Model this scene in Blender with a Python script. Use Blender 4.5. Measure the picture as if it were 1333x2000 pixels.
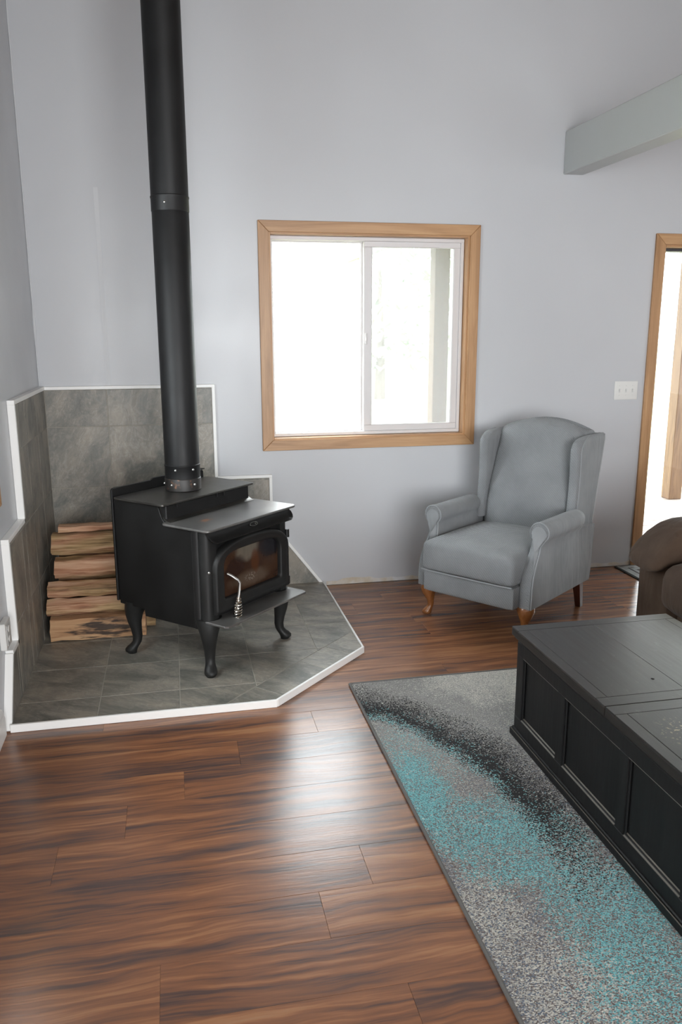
import bpy, bmesh, math, random
from mathutils import Vector, Matrix
from math import sin, cos, pi, radians, sqrt

scene = bpy.context.scene
for o in list(bpy.data.objects):
    bpy.data.objects.remove(o)
COL = scene.collection
random.seed(7)

# ------------------------------------------------------------------ camera
CAM_F = 1568.6                                  # focal length in pixels of a 1333x2000 frame
cam_d = bpy.data.cameras.new('camera')
cam = bpy.data.objects.new('camera', cam_d)
COL.objects.link(cam)
cam_d.sensor_fit = 'VERTICAL'
cam_d.sensor_height = 36.0
cam_d.lens = CAM_F * 36.0 / 2000.0
cam_d.clip_start = 0.02
cam_d.clip_end = 300
RIGHT = Vector((0.97917025, -0.20301744, -0.00308793))
DOWN = Vector((-0.04802692, -0.2168075, -0.97503227))
FWD = Vector((0.19727907, 0.9548709, -0.22204176))
CAM_POS = Vector((0.7018, -4.7371, 1.5675))
m = Matrix.Identity(4)
for i in range(3):
    m[i][0], m[i][1], m[i][2], m[i][3] = RIGHT[i], -DOWN[i], -FWD[i], CAM_POS[i]
cam.matrix_world = m
scene.camera = cam

# ------------------------------------------------------------------ sky, lights, exposure
world = bpy.data.worlds.new('overcast_sky')
scene.world = world
world.use_nodes = True
bg = world.node_tree.nodes['Background']
bg.inputs['Color'].default_value = (0.93, 0.97, 1.0, 1)
bg.inputs['Strength'].default_value = 9.0

def area(name, loc, rot, sx, sy, power, col=(1, 1, 1), portal=False):
    l = bpy.data.lights.new(name, 'AREA')
    l.shape = 'RECTANGLE'
    l.size, l.size_y = sx, sy
    l.energy = power
    l.color = col
    o = bpy.data.objects.new(name, l)
    o.location = loc
    o.rotation_euler = rot
    COL.objects.link(o)
    if portal:
        l.cycles.is_portal = True
    return o

# added fill lamp behind the camera, standing in for guessed glazing
area('rear_fill', (1.9, -7.9, 1.5), (radians(90), 0, 0), 3.5, 2.3, 250, (0.95, 0.98, 1.0))
# added weak fill lamp at the right wall, which has no windows
area('right_fill', (6.2, -3.6, 1.6), (0, radians(90), 0), 1.5, 2.6, 14, (0.96, 0.98, 1.0))

vs = scene.view_settings
vs.view_transform = 'Standard'
vs.look = 'None'
vs.exposure = 0.45
vs.gamma = 1.0
vs.use_curve_mapping = False
try:
    scene.cycles.max_bounces = 10
    scene.cycles.diffuse_bounces = 6
    scene.cycles.glossy_bounces = 4
    scene.cycles.transparent_max_bounces = 12
    scene.cycles.sample_clamp_indirect = 6.0
    scene.cycles.use_denoising = True
    scene.cycles.caustics_reflective = False
    scene.cycles.caustics_refractive = False
except Exception:
    pass

# ------------------------------------------------------------------ node helpers
class NT:
    def __init__(s, name):
        s.m = bpy.data.materials.new(name)
        s.m.use_nodes = True
        s.t = s.m.node_tree
        s.b = s.t.nodes['Principled BSDF']
        s.out = s.t.nodes['Material Output']
    def n(s, typ, ins=None, **props):
        x = s.t.nodes.new('ShaderNode' + typ)
        for k, v in props.items():
            setattr(x, k, v)
        for k, v in (ins or {}).items():
            s.set(x, k, v)
        return x
    def set(s, node, key, v):
        sock = node.inputs[key]
        if isinstance(v, bpy.types.NodeSocket):
            s.t.links.new(v, sock)
        elif isinstance(v, bpy.types.Node):
            s.t.links.new(v.outputs[0], sock)
        else:
            if isinstance(v, tuple) and len(v) == 3 and sock.type == 'RGBA':
                v = (*v, 1)
            sock.default_value = v
    def p(s, **kw):
        for k, v in kw.items():
            s.set(s.b, k.replace('_', ' '), v)
    def math(s, op, a, b=0.0, c=None, clamp=False):
        x = s.n('Math', {0: a, 1: b}, operation=op, use_clamp=clamp)
        if c is not None:
            s.set(x, 2, c)
        return x.outputs[0]
    def vmath(s, op, a, b=(0, 0, 0), out=0):
        return s.n('VectorMath', {0: a, 1: b}, operation=op).outputs[out]
    def obj(s):
        return s.n('TexCoord').outputs['Object']
    def pos(s):
        return s.n('NewGeometry').outputs['Position']
    def rnd(s):
        return s.n('ObjectInfo').outputs['Random']
    def mapping(s, vec, scale=(1, 1, 1), rot=(0, 0, 0), loc=(0, 0, 0)):
        return s.n('Mapping', {'Vector': vec, 'Scale': scale, 'Rotation': rot, 'Location': loc}).outputs[0]
    def shift(s, vec, k=13.0):
        """a different piece of the pattern for each object"""
        r = s.rnd()
        off = s.n('CombineXYZ', {0: s.math('MULTIPLY', r, k), 1: s.math('MULTIPLY', r, k * 1.7), 2: s.math('MULTIPLY', r, k * 0.6)})
        return s.vmath('ADD', vec, off.outputs[0])
    def noise(s, vec, scale=5, detail=4, rough=0.55, dist=0.0, out='Fac'):
        return s.n('TexNoise', {'Vector': vec, 'Scale': scale, 'Detail': detail, 'Roughness': rough, 'Distortion': dist}).outputs[out]
    def ramp(s, fac, stops, interp='LINEAR'):
        x = s.n('ValToRGB', {'Fac': fac})
        cr = x.color_ramp
        cr.interpolation = interp
        while len(cr.elements) < len(stops):
            cr.elements.new(0.5)
        for e, (p, c) in zip(cr.elements, stops):
            e.position = p
            if not isinstance(c, tuple):
                c = (c, c, c)
            e.color = (*c, 1)
        return x.outputs[0]
    def mix(s, fac, a, b, blend='MIX'):
        x = s.n('Mix', data_type='RGBA', blend_type=blend)
        s.set(x, 0, fac)
        s.set(x, 6, a)
        s.set(x, 7, b)
        return x.outputs[2]
    def maprange(s, v, a, b, c=0.0, d=1.0, smooth=False):
        x = s.n('MapRange', {'Value': v, 'From Min': a, 'From Max': b, 'To Min': c, 'To Max': d})
        if smooth:
            x.interpolation_type = 'SMOOTHSTEP'
        return x.outputs[0]
    def bump(s, h, strength=0.3, dist=0.01, normal=None):
        x = s.n('Bump', {'Height': h, 'Strength': strength, 'Distance': dist})
        if normal is not None:
            s.set(x, 'Normal', normal)
        s.set(s.b, 'Normal', x.outputs[0])
        return x.outputs[0]

def simple(name, col, rough=0.5, metal=0.0, bump=0.0, bscale=60, var=0.0, **kw):
    t = NT(name)
    o = t.obj()
    c = col
    if var:
        n = t.noise(o, 6, 4)
        c = t.mix(t.maprange(n, 0.3, 0.7), tuple(x * (1 - var) for x in col), tuple(min(1, x * (1 + var)) for x in col))
    t.p(Base_Color=c, Roughness=rough, Metallic=metal, **kw)
    if bump:
        t.bump(t.noise(o, bscale, 3), bump, 0.004)
    return t.m

AX = {'x': (1, 12, 12), 'y': (12, 1, 12), 'z': (12, 12, 1)}
def wood(name, axis, dark, mid, light, scale=1.0, rough=0.45, stretch=1.0, knots=False):
    t = NT(name)
    a = AX[axis]
    v = t.shift(t.mapping(t.pos(), tuple(k * scale for k in a)))
    n1 = t.noise(v, 1.6 * stretch, 6, 0.6, 0.6)
    n2 = t.noise(t.mapping(v, (1, 4, 4) if axis == 'x' else ((4, 1, 4) if axis == 'y' else (4, 4, 1))), 3.0, 3)
    f = t.math('ADD', t.math('MULTIPLY', n1, 0.75), t.math('MULTIPLY', n2, 0.25))
    c = t.ramp(f, [(0.30, dark), (0.5, mid), (0.72, light)])
    if knots:
        vk = t.n('TexVoronoi', {'Vector': t.mapping(v, tuple(0.5 if q == 1 else 0.22 for q in a)), 'Scale': 1.3}).outputs['Distance']
        c = t.mix(t.maprange(vk, 0.05, 0.13, 0.8, 0.0), c, dark)
    t.p(Base_Color=c, Roughness=rough)
    t.bump(n2, 0.12, 0.002)
    return t.m

M = {}
def paint(name, col, rough=0.34):
    t = NT(name)
    p = t.pos()
    big = t.noise(p, 0.9, 3)
    c = t.mix(t.maprange(big, 0.35, 0.65), tuple(x * 0.97 for x in col), tuple(x * 1.02 for x in col))
    t.p(Base_Color=c, Roughness=t.maprange(t.noise(p, 3, 3), 0.3, 0.7, rough - 0.04, rough + 0.06))
    t.bump(t.noise(p, 220, 2), 0.10, 0.002)
    return t.m
M['wall'] = paint('wall_paint', (0.522, 0.533, 0.556))
M['wall_left'] = paint('wall_paint_left', (0.522, 0.533, 0.556))
M['ceiling'] = simple('dim_ceiling', (0.26, 0.21, 0.16), 0.8, bump=0.1, bscale=200)  # unseen ceiling, coloured dark to dim the upper walls
M['beam'] = paint('beam_paint', (0.45, 0.47, 0.465), 0.4)
M['patch'] = paint('primer_patch', (0.58, 0.59, 0.61), 0.45)
M['caulk'] = simple('white_caulk', (0.60, 0.61, 0.63), 0.4, bump=0.4, bscale=40)
M['white_trim'] = simple('white_trim_paint', (0.88, 0.88, 0.865), 0.4, bump=0.05)
M['vinyl'] = simple('white_vinyl', (0.66, 0.64, 0.64), 0.35)
M['switch'] = simple('switch_plastic', (0.72, 0.72, 0.70), 0.35)
M['switch_dark'] = simple('switch_slot', (0.58, 0.58, 0.57), 0.5)
for a in 'xyz':
    M['fir_' + a] = wood('fir_casing_' + a, a, (0.30, 0.155, 0.065), (0.44, 0.245, 0.115), (0.56, 0.34, 0.17), 1.1, 0.4)
    M['post_' + a] = wood('post_wood_' + a, a, (0.060, 0.024, 0.008), (0.135, 0.068, 0.026), (0.18, 0.105, 0.048), 1.6, 0.6, 1.3, True)
    M['deck_' + a] = wood('deck_wood_' + a, a, (0.19, 0.15, 0.125), (0.27, 0.22, 0.19), (0.33, 0.28, 0.245), 0.8, 0.7)

# wall bottom where the baseboard is missing
t = NT('raw_drywall_edge')
n = t.noise(t.pos(), 9, 5)
t.p(Base_Color=t.ramp(n, [(0.38, (0.55, 0.47, 0.36)), (0.5, (0.62, 0.58, 0.52)), (0.62, (0.66, 0.66, 0.67))]), Roughness=0.8)
M['raw_edge'] = t.m

# vinyl plank floor
t = NT('floor_plank_wood')
p = t.shift(t.pos(), 23.0)
wv = t.noise(t.mapping(p, (1.2, 2.0, 1)), 1.5, 3, out='Color')
v = t.vmath('ADD', p, t.n('VectorMath', {0: wv, 'Scale': 0.10}, operation='SCALE').outputs[0])
broad = t.noise(t.mapping(v, (1.15, 15, 1)), 1.25, 3, 0.5)
fine = t.noise(t.mapping(v, (2.2, 55, 1)), 1.6, 5, 0.6)
mid = t.noise(t.mapping(v, (1.9, 34, 1)), 1.3, 5, 0.6)
f = t.math('ADD', t.math('MULTIPLY', broad, 0.42), t.math('ADD', t.math('MULTIPLY', fine, 0.26), t.math('MULTIPLY', mid, 0.32)))
f = t.math('ADD', f, t.maprange(t.rnd(), 0, 1, -0.03, 0.03))
c = t.ramp(f, [(0.35, (0.066, 0.044, 0.041)), (0.42, (0.102, 0.059, 0.047)), (0.475, (0.180, 0.081, 0.046)),
               (0.535, (0.245, 0.106, 0.053)), (0.60, (0.335, 0.158, 0.076)), (0.69, (0.36, 0.195, 0.11))])
t.p(Base_Color=c, Roughness=t.maprange(fine, 0.3, 0.7, 0.20, 0.265))
t.p(Specular_IOR_Level=0.62)
t.bump(t.math('ADD', fine, t.noise(t.mapping(p, (9, 140, 1)), 1.6, 2)), 0.12, 0.0015)
M['plank'] = t.m
M['subfloor'] = simple('subfloor_dark', (0.035, 0.022, 0.018), 0.6)

# slate-look tile
t = NT('slate_tile')
p = t.shift(t.pos(), 31.0)
rot = t.mapping(p, (1, 1, 1), (0.5, 0.6, 0.7))
w = t.noise(rot, 2.4, 3, 0.5, out='Color')
v = t.vmath('ADD', t.mapping(rot, (1, 3.4, 2.0)), t.n('VectorMath', {0: w, 'Scale': 0.45}, operation='SCALE').outputs[0])
big = t.noise(v, 2.6, 6, 0.62, 0.5)
ve = t.noise(v, 6.5, 7, 0.7, 0.6)
fi = t.noise(v, 24.0, 5, 0.7)
big = t.math('ADD', t.math('MULTIPLY', big, 0.72), t.math('MULTIPLY', fi, 0.28))
c = t.ramp(big, [(0.33, (0.110, 0.112, 0.102)), (0.45, (0.180, 0.177, 0.157)), (0.53, (0.262, 0.243, 0.208)), (0.65, (0.36, 0.32, 0.265))])
vein = t.maprange(t.math('ABSOLUTE', t.math('SUBTRACT', ve, 0.52)), 0.0, 0.03, 0.75, 0.0)
c = t.mix(t.math('MULTIPLY', vein, t.maprange(big, 0.4, 0.65)), c, (0.46, 0.43, 0.39))
c = t.mix(t.maprange(t.rnd(), 0, 1, 0.0, 0.22), c, (0.17, 0.155, 0.135))
t.p(Base_Color=c, Roughness=t.maprange(ve, 0.3, 0.7, 0.32, 0.5))
t.bump(t.math('ADD', big, t.math('MULTIPLY', ve, 0.5)), 0.35, 0.006)
M['slate'] = t.m
M['grout'] = simple('grout', (0.35, 0.33, 0.29), 0.8, bump=0.3, bscale=120)

# stove
def black_steel(name, col, rough, rust=False, metal=0.0):
    t = NT(name)
    o = t.obj()
    n = t.noise(o, 7, 5)
    metal_ = metal
    c = t.mix(t.maprange(n, 0.35, 0.7), tuple(x * 0.85 for x in col), tuple(x * 1.25 for x in col))
    if rust:
        d = t.vmath('DISTANCE', t.mapping(o, (1, 1.6, 1)), rust, out='Value')
        d = t.math('MULTIPLY', d, t.maprange(t.noise(o, 40, 3), 0.3, 0.7, 0.5, 1.7))
        k_ = t.maprange(d, 0.010, 0.050, 0.75, 0.0, True)
        c = t.mix(k_, c, (0.34, 0.15, 0.07))
        metal_ = t.math('MULTIPLY', t.math('SUBTRACT', 1.0, k_), metal)
    t.p(Base_Color=c, Metallic=metal_, Roughness=t.maprange(n, 0.3, 0.7, max(0.29, rough - 0.05), rough + 0.07))
    t.bump(t.noise(o, 260, 2), 0.10, 0.001)
    t.p(Specular_IOR_Level=0.5 if metal else 0.32)
    return t.m
M['stove'] = black_steel('stove_black_steel', (0.0075, 0.0073, 0.0073), 0.46)
M['stove_cast'] = black_steel('stove_cast_iron', (0.013, 0.013, 0.0127), 0.48)
M['stove_top'] = black_steel('stove_top_steel', (0.105, 0.100, 0.093), 0.38, False, 0.9)
M['stove_shelf'] = black_steel('stove_shelf_steel', (0.19, 0.185, 0.18), 0.30, (-0.17, -0.144 * 1.6, 0.6955), 0.6)
M['pipe'] = black_steel('stove_pipe_black', (0.0075, 0.0075, 0.008), 0.5)
M['pipe_collar'] = black_steel('stove_collar_steel', (0.028, 0.026, 0.025), 0.42, (-0.01, -0.085, 0.045), 0.4)
M['nickel'] = simple('nickel', (0.72, 0.68, 0.62), 0.22, 1.0)
M['screw'] = simple('screw_steel', (0.45, 0.44, 0.42), 0.4, 1.0)
M['badge'] = simple('badge_metal', (0.20, 0.20, 0.18), 0.4, 0.7)

# sooty stove glass (stains on the pane itself)
t = NT('sooty_glass')
o = t.obj()
sep = t.n('SeparateXYZ', {0: o})
n1 = t.noise(t.mapping(o, (5.5, 1, 3.6)), 1.5, 5, 0.6, 0.8)
n2 = t.noise(t.mapping(o, (28, 1, 6)), 1.3, 4)
h = t.maprange(sep.outputs[2], 0.36, 0.56)
u = sep.outputs[0]
def gauss(cx, cz, rx, rz):
    dx = t.math('DIVIDE', t.math('SUBTRACT', u, cx), rx)
    dz = t.math('DIVIDE', t.math('SUBTRACT', sep.outputs[2], cz), rz)
    r = t.math('ADD', t.math('MULTIPLY', dx, dx), t.math('MULTIPLY', dz, dz))
    r = t.math('ADD', r, t.maprange(n1, 0.25, 0.75, -0.5, 0.5))
    return t.maprange(r, 0.25, 1.15, 1.0, 0.0, True)
c = t.mix(t.maprange(n1, 0.3, 0.7), (0.024, 0.011, 0.007), (0.046, 0.022, 0.012))
c = t.mix(gauss(-0.02, 0.545, 0.095, 0.065), c, (0.120, 0.100, 0.076))
c = t.mix(gauss(0.01, 0.40, 0.17, 0.045), c, (0.085, 0.058, 0.040))
c = t.mix(t.math('MULTIPLY', gauss(-0.10, 0.475, 0.075, 0.055), 0.85), c, (0.022, 0.011, 0.009))
c = t.mix(t.math('MULTIPLY', gauss(0.04, 0.47, 0.035, 0.065), 0.8), c, (0.075, 0.026, 0.010))
c = t.mix(gauss(0.16, 0.53, 0.10, 0.075), c, (0.010, 0.009, 0.011))
c = t.mix(t.math('MULTIPLY', gauss(0.16, 0.43, 0.08, 0.05), 0.7), c, (0.052, 0.024, 0.012))
ash = t.math('MULTIPLY', gauss(0.0, 0.405, 0.06, 0.022), t.maprange(t.noise(o, 110, 3), 0.5, 0.62))
c = t.mix(ash, c, (0.23, 0.20, 0.17))
c = t.mix(t.maprange(n2, 0.5, 0.8, 0.0, 0.25), c, (0.02, 0.012, 0.008))
t.p(Base_Color=c, Roughness=0.12, IOR=1.45)
t.p(Specular_IOR_Level=0.45)
M['soot_glass'] = t.m

# window glass: clear, with a mirror reflection at grazing angles
t = NT('window_glass')
tr = t.n('BsdfTransparent', {'Color': (0.96, 0.98, 0.98)})
gl = t.n('BsdfGlossy', {'Color': (1, 1, 1), 'Roughness': 0.02})
fr = t.n('Fresnel', {'IOR': 1.45})
fac = t.math('MULTIPLY', fr.outputs[0], t.math('SUBTRACT', 1.0, t.n('NewGeometry').outputs['Backfacing']))
mx = t.n('MixShader', {0: fac, 1: tr.outputs[0], 2: gl.outputs[0]})
t.t.links.new(mx.outputs[0], t.out.inputs[0])
M['glass'] = t.m
t = NT('insect_screen_mesh')
tr = t.n('BsdfTransparent', {'Color': (1, 1, 1)})
df = t.n('BsdfTranslucent', {'Color': (0.22, 0.22, 0.225)})
mx = t.n('MixShader', {0: 0.42, 1: tr.outputs[0], 2: df.outputs[0]})
t.t.links.new(mx.outputs[0], t.out.inputs[0])
M['screen'] = t.m

# firewood
t = NT('split_wood')
p = t.shift(t.pos(), 17.0)
w = t.noise(t.mapping(p, (1.5, 5, 5)), 1.2, 3, out='Color')
v = t.vmath('ADD', p, t.n('VectorMath', {0: w, 'Scale': 0.07}, operation='SCALE').outputs[0])
g1 = t.noise(t.mapping(v, (1.2, 16, 16)), 1.6, 5, 0.6)
g2 = t.noise(t.mapping(v, (3, 75, 75)), 1.5, 3)
f = t.math('ADD', t.math('MULTIPLY', g1, 0.7), t.math('MULTIPLY', g2, 0.3))
pinkish = t.ramp(f, [(0.34, (0.12, 0.045, 0.025)), (0.45, (0.36, 0.17, 0.095)), (0.52, (0.48, 0.27, 0.165)), (0.64, (0.60, 0.39, 0.26))])
olive = t.ramp(f, [(0.34, (0.075, 0.045, 0.022)), (0.45, (0.25, 0.155, 0.07)), (0.52, (0.38, 0.25, 0.125)), (0.64, (0.52, 0.37, 0.20))])
c = t.mix(t.maprange(t.noise(t.mapping(p, (1.4, 5, 5)), 1.6, 3), 0.42, 0.58), pinkish, olive)
t.p(Base_Color=c, Roughness=0.8)
t.bump(f, 0.5, 0.006)
M['split'] = t.m
t = NT('split_wood_charred')
p = t.pos()
g2 = t.noise(t.mapping(p, (3, 75, 75)), 1.5, 3)
g1 = t.noise(t.mapping(p, (1.4, 14, 14)), 1.6, 5)
f = t.math('ADD', t.math('MULTIPLY', g1, 0.6), t.math('MULTIPLY', g2, 0.4))
c = t.ramp(f, [(0.3, (0.22, 0.10, 0.05)), (0.48, (0.44, 0.25, 0.13)), (0.68, (0.56, 0.36, 0.20))])
d = t.vmath('DISTANCE', t.mapping(p, (1, 1, 3.4)), (0.315, -0.70, 0.085 * 3.4), out='Value')
d = t.math('ADD', d, t.maprange(t.noise(t.mapping(p, (6, 40, 40)), 1.5, 4), 0.25, 0.75, -0.12, 0.12))
c = t.mix(t.maprange(d, 0.09, 0.17, 0.92, 0.0), c, (0.022, 0.018, 0.018))
t.p(Base_Color=c, Roughness=0.8)
t.bump(f, 0.5, 0.006)
M['split_char'] = t.m

# armchair fabric: fine waffle rib
def fabric(name, dark, light, rib=True):
    t = NT(name)
    o = t.obj()
    n = t.noise(o, 5, 4)
    c = t.mix(t.maprange(n, 0.3, 0.7), dark, light)
    nor = None
    if rib:
        wv = t.n('TexWave', {'Vector': t.mapping(o, (1, 1, 1), (0.15, 0, 0)), 'Scale': 58.0, 'Distortion': 1.5, 'Detail': 1.0, 'Detail Scale': 12.0},
                 wave_type='BANDS', bands_direction='Z').outputs['Fac']
        w2 = t.n('TexWave', {'Vector': t.mapping(o, (1, 1, 1)), 'Scale': 40.0, 'Distortion': 1.0, 'Detail': 1.0, 'Detail Scale': 9.0},
                 wave_type='BANDS', bands_direction='DIAGONAL').outputs['Fac']
        hgt = t.math('MULTIPLY', wv, w2)
        c = t.mix(t.maprange(hgt, 0.0, 0.6, 0.35, 0.0), c, tuple(x * 0.55 for x in dark))
        nor = t.n('Bump', {'Height': hgt, 'Strength': 0.45, 'Distance': 0.003}).outputs[0]
    wr = t.noise(t.mapping(o, (9, 9, 2.2)), 1.0, 3, 0.5, 1.0)
    x = t.n('Bump', {'Height': wr, 'Strength': 0.55, 'Distance': 0.02})
    if nor is not None:
        t.set(x, 'Normal', nor)
    t.set(t.b, 'Normal', x.outputs[0])
    t.p(Base_Color=c, Roughness=0.85)
    t.p(Sheen_Weight=0.15 if rib else 0.05, Sheen_Roughness=0.5, Specular_IOR_Level=0.2)
    return t.m
M['chair'] = fabric('grey_waffle_fabric', (0.217, 0.227, 0.238), (0.277, 0.288, 0.300))
M['chair_plain'] = fabric('grey_smooth_fabric', (0.211, 0.220, 0.230), (0.270, 0.280, 0.290), False)
M['chair_piping'] = simple('grey_piping', (0.27, 0.285, 0.296), 0.8)
M['chair_piping_light'] = simple('light_grey_piping', (0.38, 0.39, 0.40), 0.8)
M['sofa'] = fabric('brown_microfibre', (0.047, 0.029, 0.019), (0.076, 0.049, 0.033), False)
M['chair_leg'] = wood('chair_leg_wood', 'z', (0.13, 0.045, 0.014), (0.24, 0.092, 0.030), (0.33, 0.14, 0.05), 0.8, 0.22)
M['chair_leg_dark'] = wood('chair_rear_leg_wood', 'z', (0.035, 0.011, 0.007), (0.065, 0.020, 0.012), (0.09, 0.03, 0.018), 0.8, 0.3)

# coffee table: rubbed black paint
def table_mat(name, axis, col, rough, wear=True):
    t = NT(name)
    p = t.pos()
    a = {'y': (60, 3, 60), 'x': (3, 60, 60), 'z': (60, 60, 3)}[axis]
    g = t.noise(t.shift(t.mapping(p, a)), 1.2, 5, 0.6)
    c = t.mix(t.maprange(g, 0.35, 0.7), tuple(x * 0.75 for x in col), tuple(x * 1.35 for x in col))
    if wear:
        s = t.noise(t.mapping(p, (30, 12, 30)), 1.4, 6, 0.7)
        c = t.mix(t.maprange(s, 0.58, 0.74, 0.0, 0.5), c, (0.085, 0.078, 0.072))
        d = t.vmath('DISTANCE', p, (2.085, -2.905, 0.456), out='Value')
        sp = t.math('MULTIPLY', t.maprange(d, 0.03, 0.10, 1.0, 0.0), t.maprange(t.noise(p, 95, 3), 0.58, 0.64))
        c = t.mix(sp, c, (0.33, 0.25, 0.15))
    t.p(Base_Color=c, Roughness=t.maprange(g, 0.3, 0.7, max(0.29, rough - 0.05), rough + 0.08))
    t.bump(g, 0.12, 0.002)
    t.p(Specular_IOR_Level=0.5 if wear else 0.28)
    return t.m
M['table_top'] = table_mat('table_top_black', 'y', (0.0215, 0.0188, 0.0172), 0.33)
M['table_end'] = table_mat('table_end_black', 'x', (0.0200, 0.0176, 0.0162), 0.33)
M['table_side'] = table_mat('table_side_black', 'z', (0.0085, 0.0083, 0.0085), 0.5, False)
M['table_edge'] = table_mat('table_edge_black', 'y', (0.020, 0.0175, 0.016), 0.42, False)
M['rubbed'] = simple('rubbed_edge', (0.10, 0.088, 0.072), 0.45, var=0.4)

# rug: tufts of black, grey, cream and teal
RX0, RY0 = 1.412, -1.452
t = NT('rug_tufts')
p = t.pos()
loc = t.mapping(p, (1, -1, 1), (0, 0, 0), (-RX0, RY0, 0))     # s = x - RX0, d = RY0 - y
sep = t.n('SeparateXYZ', {0: loc})
s_, d_ = sep.outputs[0], sep.outputs[1]
flat = t.n('CombineXYZ', {0: s_, 1: d_, 2: 0.0}).outputs[0]
big = t.noise(flat, 5.5, 4, 0.6)
big2 = t.noise(t.vmath('ADD', flat, (7, 3, 0)), 9.0, 4, 0.6)
vor = t.n('TexVoronoi', {'Vector': t.mapping(flat, (1.0, 1.35, 1)), 'Scale': 250.0})
cell = t.n('SeparateColor', {0: vor.outputs['Color']})
ra, rb, rc = cell.outputs[0], cell.outputs[1], cell.outputs[2]
dist = t.vmath('DISTANCE', t.mapping(flat, (1.35, 1, 1)), (-0.4725, 1.15, 0), out='Value')
dist = t.math('ADD', dist, t.maprange(big, 0.25, 0.75, -0.06, 0.06))
pblack_out = t.maprange(dist, 1.00, 1.25, 1.0, 0.0)
pblack_in = t.maprange(dist, 0.90, 1.04, 0.0, 1.0)
pblack = t.math('MULTIPLY', t.math('MULTIPLY', pblack_out, pblack_in), 1.12)
# keep the black arc to the far end, fading out under the table
pblack = t.math('MULTIPLY', pblack, t.maprange(d_, 1.05, 1.55, 1.0, 0.0))
def blob(cx, cy, rx, ry, amp, nz):
    dx = t.math('DIVIDE', t.math('SUBTRACT', s_, cx), rx)
    dy = t.math('DIVIDE', t.math('SUBTRACT', d_, cy), ry)
    r = t.math('ADD', t.math('MULTIPLY', dx, dx), t.math('MULTIPLY', dy, dy))
    r = t.math('ADD', r, t.maprange(nz, 0.25, 0.75, -0.55, 0.55))
    return t.math('MULTIPLY', t.maprange(r, 0.0, 1.2, 1.0, 0.0, True), amp)
def mx_(a, b):
    return t.math('MAXIMUM', a, b)
rim = t.math('MULTIPLY', t.math('MULTIPLY', t.maprange(dist, 0.89, 0.97, 0.0, 1.0, True), t.maprange(dist, 1.02, 1.10, 1.0, 0.0, True)), 0.50)
rim = t.math('MULTIPLY', rim, t.maprange(d_, 1.2, 1.6, 1.0, 0.1))
teal = mx_(rim, blob(0.06, 0.92, 0.13, 0.34, 0.78, big))
teal = mx_(teal, blob(0.26, 1.20, 0.28, 0.28, 0.62, big2))
teal = mx_(teal, blob(0.40, 1.62, 0.22, 0.38, 0.58, big))
teal = mx_(teal, blob(0.14, 0.62, 0.20, 0.28, 0.20, big2))
teal = mx_(teal, blob(0.30, 1.85, 0.14, 0.10, 0.45, big2))
cream = mx_(blob(0.78, 0.05, 0.52, 0.36, 0.80, big), blob(0.07, 1.52, 0.13, 0.20, 0.44, big2))
cream = mx_(cream, blob(0.16, 1.80, 0.22, 0.26, 0.40, big))
cream = mx_(cream, 0.08)
blue_share = t.maprange(d_, 0.3, 1.7, 0.0, 0.25)  # share of bluish dark tufts, growing toward the near end
grey = t.mix(ra, (0.19, 0.185, 0.178), (0.36, 0.352, 0.34))
grey = t.mix(t.math('MULTIPLY', t.math('GREATER_THAN', rb, 0.70), t.maprange(d_, 0.5, 1.0)), grey, (0.155, 0.128, 0.122))
grey = t.mix(t.math('LESS_THAN', t.math('ADD', rb, 0.0), t.math('MULTIPLY', blue_share, 1.2)), grey, (0.13, 0.155, 0.20))
c = t.mix(t.math('LESS_THAN', ra, cream), grey, t.mix(rc, (0.40, 0.385, 0.345), (0.64, 0.62, 0.56)))
c = t.mix(t.math('LESS_THAN', rb, teal), c, t.mix(rc, (0.085, 0.27, 0.30), (0.26, 0.57, 0.59)))
c = t.mix(t.math('LESS_THAN', rc, pblack), c, (0.014, 0.014, 0.015))
t.p(Base_Color=c, Roughness=0.95)
t.bump(t.maprange(vor.outputs['Distance'], 0.0, 0.6, 1.0, 0.0), 0.8, 0.006)
M['rug'] = t.m
M['rug_edge'] = simple('rug_binding', (0.13, 0.125, 0.12), 0.9, bump=0.6, bscale=300)
M['mat_top'] = simple('mat_carpet', (0.20, 0.20, 0.195), 0.9, bump=0.7, bscale=260, var=0.25)
M['mat_dark'] = simple('mat_rubber', (0.025, 0.025, 0.026), 0.7)

# outside
t = NT('pale_lawn')
n = t.noise(t.pos(), 1.6, 6, 0.7)
n2 = t.noise(t.pos(), 0.25, 4)
t.p(Base_Color=t.mix(t.maprange(t.math('ADD', n, t.math('MULTIPLY', n2, 0.3)), 0.5, 0.85), (0.40, 0.39, 0.30), (0.22, 0.26, 0.12)), Roughness=0.9)
M['lawn'] = t.m
t = NT('hazed_leaves')
t.p(Base_Color=t.mix(t.rnd(), (0.42, 0.48, 0.38), (0.52, 0.55, 0.46)), Roughness=0.7)  # leaf colour paled to imitate distant haze and overexposure
M['leaf'] = t.m
M['bark'] = simple('tree_bark', (0.20, 0.16, 0.13), 0.9, bump=0.5, bscale=20)
M['fence'] = simple('weathered_fence', (0.20, 0.19, 0.18), 0.8, var=0.3)
M['roof_under'] = simple('porch_soffit', (0.55, 0.52, 0.46), 0.7)
M['roof_top'] = simple('porch_roofing', (0.16, 0.16, 0.17), 0.7)
M['track'] = simple('door_track', (0.05, 0.05, 0.052), 0.5)

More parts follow.
